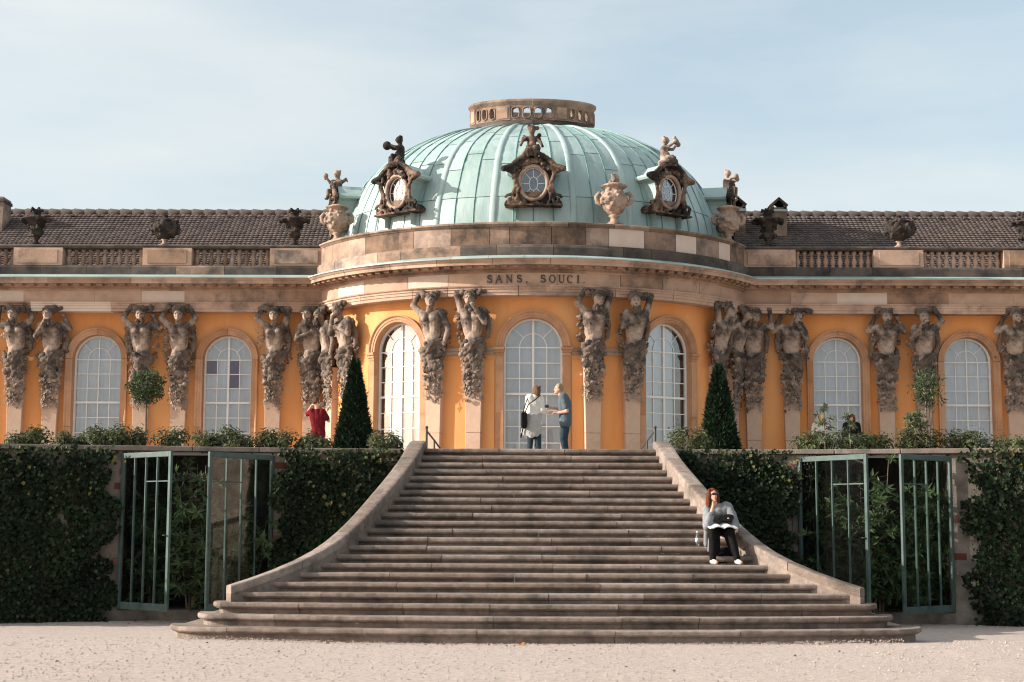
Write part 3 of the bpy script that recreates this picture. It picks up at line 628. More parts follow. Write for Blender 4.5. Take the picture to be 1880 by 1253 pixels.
def make_window(surf, sc, hw, rotunda, style, seed):
    p, n = (s_frame(sc) if rotunda else (Vector((sc, YW)), Vector((0, -1))))
    rz = math.atan2(n.x, -n.y); rr = random.Random(seed)
    o = empty('window', (p.x, p.y, 0), rz, palace)
    inv = Matrix.Translation((p.x, p.y, 0)) @ Matrix.Rotation(rz, 4, 'Z'); inv = inv.inverted()
    loc = lambda ds, off, z: tuple(inv @ Vector(surf(sc + ds, off, z)))
    H = hw + OPEN; D = 0.26
    # reveal of the opening, from the wall face back to the frame
    path = [(-H, Z_FL - 0.05)] + [(-H * math.cos(math.pi * i / 24), Z_SPR + H * math.sin(math.pi * i / 24)) for i in range(25)] + [(H, Z_FL - 0.05)]
    v = []
    for x, z in path: v += [loc(x, 0.0, z), (x, D + 0.05, z)]
    MB().add(v, [(2 * i, 2 * i + 1, 2 * i + 3, 2 * i + 2) for i in range(len(path) - 1)], True).build('reveal', M_SURR, o, fix=False)
    # moulded stone surround
    def surround(path_fn, us, prof, nm='surround_stone', m=M_SURR):
        mp = len(prof); vv_ = []
        for u in us:
            for r_, of in prof: x, z = path_fn(u, r_); vv_.append(loc(x, of, z))
        fs = [(a * mp + q, (a + 1) * mp + q, (a + 1) * mp + (q + 1) % mp, a * mp + (q + 1) % mp) for a in range(len(us) - 1) for q in range(mp)]
        fs += [tuple(range(mp)), tuple((len(us) - 1) * mp + q for q in range(mp - 1, -1, -1))]
        MB().add(vv_, fs).build(nm, m, o)
    aprof = [(0.002, -0.06), (0.002, 0.045), (0.062, 0.045), (0.07, 0.062), (0.135, 0.062), (0.148, 0.085), (0.17, 0.105), (0.202, 0.105), (0.206, -0.02)]
    arc = lambda u, r_: (-(H + r_) * math.cos(u), Z_SPR + (H + r_) * math.sin(u))
    g_ = 0.006
    surround(arc, [g_ + (math.pi / 2 - 2 * g_) * i / 12 for i in range(13)], aprof)
    surround(arc, [math.pi / 2 + g_ * 0.6 + (math.pi / 2 - g_ * 1.6) * i / 12 for i in range(13)], aprof)
    for sg in (-1, 1):
        jf = lambda u, r_: (sg * (H + r_), u)
        if not rotunda:
            for z0, z1 in ((Z_FL - 0.02, 4.55), (4.56, Z_SPR - 0.006)): surround(jf, [z0, z1], aprof)
        else:
            jp = [(0.002, -0.06), (0.002, 0.05), (0.215, 0.05), (0.22, -0.02)]
            for z0, z1 in ((Z_FL - 0.02, 4.75), (4.756, Z_SPR - 0.24)): surround(jf, [z0, z1], jp)
            ip = [(-0.03, -0.06), (-0.03, 0.07), (0.33, 0.07), (0.34, -0.02)]
            surround(jf, [Z_SPR - 0.235, Z_SPR - 0.16], [(0.0, -0.06), (0.0, 0.06), (0.225, 0.06), (0.23, -0.02)], 'impost')
            surround(jf, [Z_SPR - 0.157, Z_SPR - 0.09], [(-0.015, -0.06), (-0.015, 0.09), (0.25, 0.09), (0.255, -0.02)], 'impost')
            surround(jf, [Z_SPR - 0.087, Z_SPR - 0.008], [(-0.03, -0.06), (-0.03, 0.125), (0.275, 0.125), (0.28, -0.02)], 'impost')
    # timber frame
    y = D; fw = 0.055; fp = []
    for x, z in [(-H + .004, Z_FL)] + [(-(H - .004) * math.cos(math.pi * i / 24), Z_SPR + (H - .004) * math.sin(math.pi * i / 24)) for i in range(25)] + [(H - .004, Z_FL)]:
        k = (H - 0.004 - fw) / (H - 0.004); fp.append(((x, z), (x * k, Z_SPR + (z - Z_SPR) * k if z > Z_SPR else z)))
    v = [];
    for (x0, z0), (x1, z1) in fp: v += [(x0, y - 0.03, z0), (x1, y - 0.03, z1), (x1, y + 0.05, z1), (x0, y + 0.05, z0)]
    MB().add(v, [(i * 4 + q, (i + 1) * 4 + q, (i + 1) * 4 + (q + 1) % 4, i * 4 + (q + 1) % 4) for i in range(len(fp) - 1) for q in range(4)]).build('frame', M_WHITE, o)
    gw_ = hw; bars = []
    bw = 0.026; mul = 0.062 if style != 'plain' else 0.030
    MB().box((0, y, (Z_FL + Z_SPR + gw_) / 2), (mul, 0.055, Z_SPR + gw_ - Z_FL)).build('mullion', M_WHITE, o)
    MB().box((0, y - 0.006, Z_TRANS), (2 * gw_, 0.07, 0.062)).build('transom', M_WHITE, o)
    for sg in (-1, 1): MB().box((sg * gw_ / 2, y + 0.003, (Z_FL + Z_SPR) / 2), (bw, 0.04, Z_SPR - Z_FL)).build('glazing_bar', M_WHITE, o)
    rows_up = [Z_TRANS + (Z_SPR - Z_TRANS) * i / 3 for i in range(4)]
    rows_dn = [Z_TRANS - 0.455 * i for i in range(5)] + [Z_FL + 0.02]
    for z in rows_up[1:] + rows_dn[1:5]:
        MB().box((0, y + 0.006, z), (2 * gw_, 0.036, 0.034 if abs(z - Z_SPR) < .01 else bw)).build('glazing_bar', M_WHITE, o)
    # fan of the arch: an inner half ring and two rays
    ri = gw_ / 2; tb = MB(); tb.tube([(-ri * math.cos(math.pi * i / 16), y, Z_SPR + ri * math.sin(math.pi * i / 16) * 1.05) for i in range(17)], 0.015, 6, caps=False); tb.build('glazing_bar', M_WHITE, o)
    for a in (R(45), R(135)):
        MB().tube([(math.cos(a) * ri, y, Z_SPR + math.sin(a) * ri), (math.cos(a) * gw_, y, Z_SPR + math.sin(a) * gw_)], 0.014, 6).build('glazing_bar', M_WHITE, o)
    # panes
    xs_ = [-gw_, -gw_ / 2, 0, gw_ / 2, gw_]
    for zr in (rows_up, rows_dn[::-1]):
        for j in range(len(zr) - 1):
            for i in range(4):
                viol = style == 'violet' and zr is rows_up and (i, j) in ((0, 2), (2, 2), (2, 1))
                tilt = R(rr.uniform(-1.3, 1.3))
                b = MB().box((0, 0, 0), (gw_ / 2 - 0.01, 0.004, zr[j + 1] - zr[j] - 0.008)).build('pane', G_VIOLET if viol else G_PANE, o)
                b.location = ((xs_[i] + xs_[i + 1]) / 2, y + 0.012, (zr[j] + zr[j + 1]) / 2); b.rotation_euler = (tilt * .35, 0, R(rr.uniform(-0.9, 0.9)))
    for a0, a1, r0, r1 in ((0, 90, 0, ri), (90, 180, 0, ri), (0, 45, ri, gw_), (45, 90, ri, gw_), (90, 135, ri, gw_), (135, 180, ri, gw_)):
        arc_o = [(r1 * math.cos(R(a0 + (a1 - a0) * i / 8)), Z_SPR + r1 * math.sin(R(a0 + (a1 - a0) * i / 8))) for i in range(9)]
        arc_i = [(r0 * math.cos(R(a1 - (a1 - a0) * i / 8)), Z_SPR + r0 * math.sin(R(a1 - (a1 - a0) * i / 8))) for i in range(9)] if r0 else [(0, Z_SPR)]
        MB().prism(arc_o + arc_i, y + 0.010, y + 0.014).build('pane', G_PANE, o)
    # curtains and the dark room behind
    def curtain(x0, x1, amp, nm='curtain'):
        m = 30; v = []
        for i in range(m + 1):
            x = x0 + (x1 - x0) * i / m; yy_ = y + 0.10 + amp * math.sin(i * 1.55 + seed)
            v += [(x, yy_, Z_FL), (x, yy_, Z_SPR + gw_)]
        MB().add(v, [(2 * i, 2 * i + 2, 2 * i + 3, 2 * i + 1) for i in range(m)], True).build(nm, M_CURTAIN, o, fix=False)
    if style == 'drawn': curtain(-gw_ * 0.52, -0.02, 0.03); curtain(0.04, gw_ * 0.42, 0.05); curtain(gw_ * 0.55, gw_ + 0.02, 0.04)
    elif style == 'gap': curtain(-gw_ - 0.02, gw_ * 0.52, 0.008)
    else: curtain(-gw_ - 0.02, gw_ + 0.02, 0.016)
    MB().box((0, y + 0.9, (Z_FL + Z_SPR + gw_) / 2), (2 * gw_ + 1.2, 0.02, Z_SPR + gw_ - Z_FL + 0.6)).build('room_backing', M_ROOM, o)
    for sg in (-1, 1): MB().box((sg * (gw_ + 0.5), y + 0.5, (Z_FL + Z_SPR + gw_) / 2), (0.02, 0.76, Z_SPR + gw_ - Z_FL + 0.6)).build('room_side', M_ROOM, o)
    return o
make_window(rsurf, rw[0][0], HW_R, True, 'drawn', 1)
make_window(rsurf, 0.0, HW_R, True, 'casement', 2)
make_window(rsurf, rw[2][0], HW_R, True, 'gap', 3)
wsurf = lambda s, o, z: (s, YW - o, z)
make_window(wsurf, -9.19, HW_W, False, 'violet', 4); make_window(wsurf, -13.12, HW_W, False, 'plain', 5)
make_window(wsurf, 9.19, HW_W, False, 'plain', 6); make_window(wsurf, 13.12, HW_W, False, 'plain', 7)
make_window(wsurf, -17.05, HW_W, False, 'plain', 9)

# raised plaster panels: above the windows, and beside the herms of the rotunda
def panel(surf, s0, s1, z0, z1, out=0.022, arch=None, m=M_WALL):
    n_ = 10; v = []
    for i in range(n_ + 1):
        s = s0 + (s1 - s0) * i / n_
        zl = z0
        v += [surf(s, 0.0, zl), surf(s, out, zl), surf(s, out, z1), surf(s, 0.0, z1)]
    MB().add(v, [(i * 4 + q, (i + 1) * 4 + q, (i + 1) * 4 + (q + 1) % 4, i * 4 + (q + 1) % 4) for i in range(n_) for q in range(4)] + [(0, 1, 2, 3), (n_ * 4 + 3, n_ * 4 + 2, n_ * 4 + 1, n_ * 4)]).build('wall_panel', m, palace)
HB = HW_R + OPEN + 0.235
for sd in (-1, 1):
    a, b = HB + 0.02, s_of_x(3.88) - HB - 0.02
    panel(rsurf, min(sd * a, sd * b), max(sd * a, sd * b), Z_FL, Z_SPR - 0.36)
    impz = (Z_SPR - 0.235, Z_SPR - 0.015)
    panel(rsurf, min(sd * a, sd * b), max(sd * a, sd * b), impz[0] + 0.02, impz[1] - 0.1, 0.05, m=M_STONE)
    panel(rsurf, min(sd * a, sd * b), max(sd * a, sd * b), impz[1] - 0.097, impz[1], 0.085, m=M_STONE)
    a2, b2 = s_of_x(3.88) + HB + 0.02, SMAX - 0.1
    panel(rsurf, min(sd * a2, sd * b2), max(sd * a2, sd * b2), Z_FL, Z_SPR - 0.36)

# ------------------------------------------------------------------ inscription on the frieze: SANS, SOUCI.
def glyph(ch, h):
    """serif capitals from strokes, x from 0, height h; returns MB in x,z and its width"""
    g = MB(); T, t = h * 0.17, h * 0.075
    def bar(x0, z0, x1, z1, w0):
        d = Vector((x1 - x0, z1 - z0)).normalized(); nrm = Vector((-d.y, d.x)) * w0 / 2
        g.prism([(x0 - nrm.x, z0 - nrm.y), (x1 - nrm.x, z1 - nrm.y), (x1 + nrm.x, z1 + nrm.y), (x0 + nrm.x, z0 + nrm.y)], -0.03, 0)
    def serif(x, z, w_): bar(x - w_ / 2, z, x + w_ / 2, z, t * 0.8)
    def arc_(pts):
        for (a, wa), (b, wb) in zip(pts[:-1], pts[1:]): bar(a[0], a[1], b[0], b[1], (wa + wb) / 2)
    if ch == 'S':
        W = h * 0.62; P = []
        for i in range(25):
            u = i / 24; ang = R(35 + 235 * u * 2) if u < .5 else R(90 - 235 * (u - .5) * 2)
            cx, cz, rx, rz_ = (W / 2, h * 0.745, W * 0.40, h * 0.225) if u < .5 else (W / 2, h * 0.27, W * 0.46, h * 0.25)
            P.append(((cx + rx * math.cos(ang), cz + rz_ * math.sin(ang)), T * (0.45 + 0.7 * math.sin(math.pi * u))))
        arc_(P); bar(W * 0.86, h * 0.70, W * 0.86, h * 0.98, t); bar(W * 0.06, h * 0.02, W * 0.06, h * 0.30, t)
    elif ch == 'A':
        W = h * 0.82; bar(W * .06, 0, W * .5, h, t); bar(W * .5, h, W * .92, 0, T); bar(W * .24, h * .36, W * .76, h * .36, t); serif(W * .07, 0.0, W * .3); serif(W * .92, 0.0, W * .34)
    elif ch == 'N':
        W = h * 0.86; bar(W * .14, 0, W * .14, h, t); bar(W * .14, h, W * .86, 0, T); bar(W * .86, 0, W * .86, h, t); serif(W * .12, 0, W * .3); serif(W * .1, h, W * .26); serif(W * .88, h, W * .3)
    elif ch == 'O':
        W = h * 0.86; arc_([((W / 2 + W * .43 * math.cos(R(a)), h / 2 + h * .5 * math.sin(R(a))), t + (T - t) * abs(math.cos(R(a)))) for a in range(0, 361, 18)])
    elif ch == 'U':
        W = h * 0.84; bar(W * .16, h, W * .16, h * .34, T); bar(W * .84, h, W * .84, h * .34, t)
        arc_([((W / 2 + W * .34 * math.cos(R(a)), h * .34 + h * .33 * math.sin(R(a))), T + (t - T) * (a - 180) / 180) for a in range(180, 361, 18)]); serif(W * .16, h, W * .32); serif(W * .84, h, W * .28)
    elif ch == 'C':
        W = h * 0.78; arc_([((W * .52 + W * .45 * math.cos(R(a)), h / 2 + h * .5 * math.sin(R(a))), t + (T - t) * abs(math.cos(R(a)))) for a in range(42, 320, 18)]); bar(W * .86, h * .68, W * .86, h * .95, t)
    elif ch == 'I':
        W = h * 0.34; bar(W / 2, 0, W / 2, h, T); serif(W / 2, 0, W); serif(W / 2, h, W)
    elif ch == ',':
        W = h * 0.2; bar(W / 2, h * .12, W / 2, 0, T * .9); bar(W * .55, 0.0, W * .25, -h * .14, t)
    else:
        W = h * 0.2; g.prism([(W / 2 + T * .5 * math.cos(R(a)), T * .5 + T * .5 * math.sin(R(a))) for a in range(0, 360, 45)], -0.03, 0)
    return g, W
LET = [('S', 899), ('A', 916), ('N', 935), ('S', 953.5), (',', 967), ('S', 997), ('O', 1014), ('U', 1031), ('C', 1046.5), ('I', 1061.5), ('.', 1072.5)]
Lh = 0.205; lz = zA1 + 0.075
for ch, px in LET:
    gl, W = glyph(ch, Lh); x = at(px, 511, YF - 0.43).x; t = math.asin(x / (EA + 0.41)); p = ((EA + 0.412) * math.sin(t), YCEN - (EB + 0.412) * math.cos(t))
    o = gl.build('letter', M_LETTER, ent); o.rotation_euler = (0, 0, math.atan2((EB + .41) * math.sin(t), (EA + .41) * math.cos(t)))
    o.location = (p[0] - W / 2, p[1], lz)
# ------------------------------------------------------------------ tiled wing roofs
def tile_roof(sd):
    rf = empty('roof', parent=palace); x0, x1 = 4.2, XE + 0.5; y0, z0 = YW + 0.62, zR0 - 0.62; y1 = 51.2; z1 = at(300, 392, 51.2).z
    L = math.hypot(y1 - y0, z1 - z0); row = 0.175; nr = int(L / row); tw = 0.150; nt = int((x1 - x0) / tw)
    dy, dz = (y1 - y0) / L, (z1 - z0) / L; ny, nz = -dz, dy
    wave = [(0.0, 0.0), (0.22, 0.012), (0.5, 0.018), (0.78, 0.007), (1.0, -0.002)]
    V, Fc = [], []; rr = random.Random(31 + sd)
    for j in range(nr):
        for i in range(nt):
            off = (rr.uniform(-.006, .006), rr.uniform(0, .010)); b = len(V)
            for (fx, h) in wave:
                x = sd * (x0 + (i + fx * 1.02) * tw)
                for k, (s_, lift) in enumerate(((j * row - 0.05 + off[0], 0.038), (j * row - 0.05 + off[0], 0.018), ((j + 1) * row + 0.03, 0.0))):
                    hh = h + lift + off[1]
                    if k == 1: hh -= 0.026
                    V.append((x, y0 + dy * s_ + ny * hh, z0 + dz * s_ + nz * hh))
            for q in range(4):
                a, c = b + q * 3, b + (q + 1) * 3
                Fc += [(a + 1, c + 1, c, a), (a, c, c + 2, a + 2)]
    me = bpy.data.meshes.new('roof_tiles'); me.from_pydata(V, [], Fc); me.materials.append(M_TILE); tag(link('roof_tiles', me, rf), kind='stuff')
    MB().add([(sd * x0, y0, z0 - .03), (sd * x1, y0, z0 - .03), (sd * x1, y1, z1 - .03), (sd * x0, y1, z1 - .03), (sd * x0, y1 + 4.5, z0 - .03), (sd * x1, y1 + 4.5, z0 - .03)], [(0, 1, 2, 3), (3, 2, 5, 4)]).build('roof_deck', M_LEAD, rf)
    x = x0; first = None
    while x < x1:
        if first is None:
            r_ = MB(); r_.tube([(0, 0, 0), (0.06, 0, 0.002), (0.065, 0, 0.012), (0.42, 0, 0.0)], [0.115, 0.115, 0.13, 0.095], 10); first = r_.build('ridge_tile', M_TILE, rf); o = first
        else: o = link('ridge_tile', first.data, rf)
        o.location = (sd * x if sd > 0 else sd * x - 0.4, y1, z1 + 0.02); x += 0.40
    # little iron snow hooks high on the slope
    for q in range(int((x1 - 6.5) / 0.87)):
        s_ = L - 0.42; xx_ = sd * (6.6 + q * 0.87)
        MB().box((xx_, y0 + dy * s_ + ny * 0.075, z0 + dz * s_ + nz * 0.075), (0.13, 0.10, 0.045)).build('vent_tile', M_TILE, rf)
    return rf, z1
roofL, ridge_z = tile_roof(-1); roofR, _ = tile_roof(1)
def chimney(rf, px, py_top, Y, w, gable):
    p = at(px, py_top, Y); h = 1.6; o = MB()
    if gable:
        o.box((p.x, Y, p.z - 0.30 - h / 2), (w, 0.8, h)); c = o.build('chimney', M_ATTIC, rf)
        for sg in (-1, 1):
            MB().box((0, 0, 0), (w * 0.78, 0.9, 0.075), Matrix.Translation((p.x + sg * w * 0.27, Y, p.z - 0.13)) @ Matrix.Rotation(sg * R(41), 4, 'Y')).build('chimney_cap', M_ATTIC if sg < 0 else M_STONE_DARK, rf)
            MB().box((p.x + sg * w * 0.42, Y, p.z - 0.29), (0.10, 0.8, 0.16)).build('chimney_pier', M_ATTIC, rf)
        MB().box((p.x, Y, p.z - 0.40), (w * 1.12, 0.86, 0.08)).build('chimney_band', M_FLASH, rf)
    else:
        o.box((p.x, Y, p.z - h / 2), (w, 0.8, h)); o.build('chimney', M_ATTIC, rf)
        MB().box((p.x, Y, p.z - 0.12), (w * 1.15, 0.9, 0.10)).build('chimney_cap', M_STONE_DARK, rf)
chimney(roofL, 2, 366, 50.2, 0.42, False); chimney(roofR, 1426, 369, 50.0, 0.50, True); chimney(roofR, 1352, 368, 50.0, 0.46, True)

# ------------------------------------------------------------------ copper dome
DPROF = [(6.06, 8.38), (6.02, 8.8), (5.95, 9.17), (5.77, 9.61), (5.55, 10.16), (5.33, 10.56), (5.03, 10.92), (4.60, 11.32), (3.89, 11.77), (3.27, 12.09), (2.61, 12.32), (1.75, 12.46)]
DPROF = [(r_, z + CAM_H) for r_, z in DPROF]
_dl = np.concatenate([[0], np.cumsum([math.hypot(DPROF[i + 1][0] - DPROF[i][0], DPROF[i + 1][1] - DPROF[i][1]) for i in range(len(DPROF) - 1)])])
_dl /= _dl[-1]; KY = EB / EA
_tt = np.linspace(0, 1, 121)
def _sm(v):
    v = np.interp(_tt, _dl, v)
    for _ in range(30): v[1:-1] = (v[:-2] + 2 * v[1:-1] + v[2:]) / 4
    return v
_dr, _dz = _sm([p[0] for p in DPROF]), _sm([p[1] for p in DPROF])
def dome_pt(th, t, off=0.0):
    r_, z = float(np.interp(t, _tt, _dr)), float(np.interp(t, _tt, _dz))
    r2, z2 = float(np.interp(min(t + .01, 1), _tt, _dr)), float(np.interp(min(t + .01, 1), _tt, _dz)); r1, z1_ = float(np.interp(max(t - .01, 0), _tt, _dr)), float(np.interp(max(t - .01, 0), _tt, _dz))
    tr, tz = r2 - r1, z2 - z1_; l = math.hypot(tr, tz) or 1; r_ += off * tz / l; z += -off * tr / l
    ky = KY + (0.50 - KY) * max(0.0, (t - 0.35) / 0.65) ** 1.5
    return Vector((r_ * math.sin(th), YCEN - ky * r_ * math.cos(th), z))
def t_of_z(z): return float(np.interp(z, _dz, _tt))
dome = empty('dome', parent=palace); rr = random.Random(5)
GORE = 5.5; NG = 38
b = MB(); v = [dome_pt(R(-180 + 10 * i), j / 16, -0.03) for j in range(17) for i in range(37)]
b.add(v, [(j * 37 + i, j * 37 + i + 1, (j + 1) * 37 + i + 1, (j + 1) * 37 + i) for j in range(16) for i in range(36)], True); b.build('dome_shell', M_SEAM, dome, fix=False)
for gq in range(NG):
    a0, a1 = R((gq - NG / 2) * GORE), R((gq - NG / 2 + 1) * GORE); cuts = [0.0, 0.15]
    while cuts[-1] < 0.90: cuts.append(cuts[-1] + rr.uniform(0.15, 0.26))
    cuts[-1] = 1.0
    for j in range(len(cuts) - 1):
        t0, t1 = cuts[j], cuts[j + 1]; b = MB(); tw = [rr.uniform(-0.008, 0.008) for _ in range(25)]; v = []
        for q in range(5):
            for i in range(5):
                f = i / 4; edge = 0 if 0 < i < 4 and 0 < q < 4 else 1
                v.append(dome_pt(a0 + (a1 - a0) * f, t0 + (t1 - t0 - 0.0022) * q / 4, 0.012 * (1 - q / 4) + (0 if edge else tw[q * 5 + i])))
        b.add(v, [(q * 5 + i, q * 5 + i + 1, (q + 1) * 5 + i + 1, (q + 1) * 5 + i) for q in range(4) for i in range(4)], True)
        lip = [dome_pt(a0 + (a1 - a0) * i / 4, t0, 0.012 - k_ * 0.02) for k_ in (0, 1) for i in range(5)]
        b.add(lip, [(i, i + 1, i + 6, i + 5) for i in range(4)])
        b.build('copper_sheet', M_COPPER, dome, fix=False)
for gq in range(NG + 1):
    a = R((gq - NG / 2) * GORE); b = MB(); b.tube([dome_pt(a, i / 22 * 0.985, 0.012) for i in range(23)], 0.017, 5); b.build('standing_seam', M_SEAM, dome)
for a in (-82, -66, -51, -27.5, -11, 11, 27.5, 51, 66, 82):        # broad rolled ribs beside the dormers
    b = MB(); wd = 0.17; v = []
    for i in range(29):
        t = i / 28 * 0.99; k = wd / max(float(np.interp(t, _tt, _dr)), 1.5) * (0.75 + 0.25 * (1 - t))
        for dx, h in ((-1, 0.0), (-0.85, 0.03), (-0.5, 0.048), (0.0, 0.055), (0.5, 0.048), (0.85, 0.03), (1, 0.0)): v.append(dome_pt(R(a) + dx * k / 1.6, t, h))
    b.add(v, [(i * 7 + q, i * 7 + q + 1, (i + 1) * 7 + q + 1, (i + 1) * 7 + q) for i in range(28) for q in range(6)], True); b.build('dome_rib', M_COPPER, dome, fix=False)

# lantern gallery with pierced quatrefoils
lan = empty('lantern_gallery', parent=palace); LA, LB = 1.95, 0.92
LZ = [12.36 + CAM_H, 12.52 + CAM_H, 12.64 + CAM_H, 13.12 + CAM_H, 13.24 + CAM_H, 13.32 + CAM_H]
def lan_pt(a, o, z): return ((LA + o) * math.sin(a), YCEN - (LB + o) * math.cos(a), z)
def ring_course(nm, prof, m, n=8, g_=0.004):
    for i in range(n): sweep(lan_pt, [2 * math.pi * (i + q / 8) / n + (g_ if q == 0 else 0) for q in range(9)], prof, nm, m, lan)
ring_course('flashing_ring', [(-0.2, LZ[0] - 0.12), (0.16, LZ[0] - 0.10), (0.10, LZ[0] + 0.03), (-0.2, LZ[0] + 0.03)], M_FLASH)
ring_course('plinth_stone', [(-0.2, LZ[0] + 0.02), (0.08, LZ[0] + 0.02), (0.08, LZ[1]), (0.03, LZ[2] - 0.004), (-0.2, LZ[2] - 0.004)], M_STONE_DARK)
ring_course('coping_stone', [(-0.2, LZ[3] + 0.004), (0.02, LZ[3] + 0.004), (0.05, LZ[3] + 0.05), (0.10, LZ[4]), (0.10, LZ[5] - 0.02), (0.06, LZ[5]), (-0.2, LZ[5])], M_ATTIC)
posts = [R(a) for a in (-158, -112, -72, -28, 28, 72, 112, 158)]; PW = R(7.0)
for a in posts:
    sweep(lan_pt, [a - PW + 2 * PW * q / 4 for q in range(5)], [(-0.17, LZ[2]), (0.045, LZ[2]), (0.045, LZ[3]), (-0.17, LZ[3])], 'pier', M_ATTIC, lan)
    sweep(lan_pt, [a - PW * .7 + 1.4 * PW * q / 4 for q in range(5)], [(0.0, LZ[2] + .06), (0.06, LZ[2] + .06), (0.06, LZ[3] - .06), (0.0, LZ[3] - .06)], 'pier_panel', M_STONE, lan)
for i in range(8):
    a0 = posts[i] + PW; a1 = (posts[i + 1] if i < 7 else posts[0] + 2 * math.pi) - PW; nc = 4 if i in (3, 7) else 3; b = MB(); zc_, hh = (LZ[2] + LZ[3]) / 2, (LZ[3] - LZ[2]) / 2
    for c in range(nc):
        am, aw = a0 + (a1 - a0) * (c + .5) / nc, (a1 - a0) / nc / 2; n_ = 32; ringo, ringi = [], []
        for k in range(n_):
            t = 2 * math.pi * k / n_; ct, st_ = math.cos(t), math.sin(t); m = max(abs(ct), abs(st_)); ringo.append((am + aw * ct / m, zc_ + hh * st_ / m))
            q_ = 0.73 - 0.035 * math.cos(4 * t) + 0.035 * math.cos(8 * t); ringi.append((am + aw * q_ * ct, zc_ + hh * (q_ + 0.05) * st_))
        v = []
        for o_ in (0.02, -0.12):
            v += [lan_pt(a, o_, z) for a, z in ringo] + [lan_pt(a, o_, z) for a, z in ringi]
        fs = []
        for k in range(n_):
            k2 = (k + 1) % n_
            fs += [(k, k2, n_ + k2, n_ + k), (2 * n_ + k, 3 * n_ + k, 3 * n_ + k2, 2 * n_ + k2), (n_ + k, n_ + k2, 3 * n_ + k2, 3 * n_ + k)]
        b.add(v, fs, False)
        rim = [lan_pt(a, 0.03, z) for a, z in ringi]; b.tube(rim + rim[:1], 0.022, 5, caps=False)
    b.build('pierced_panel', M_ATTIC, lan, fix=False)

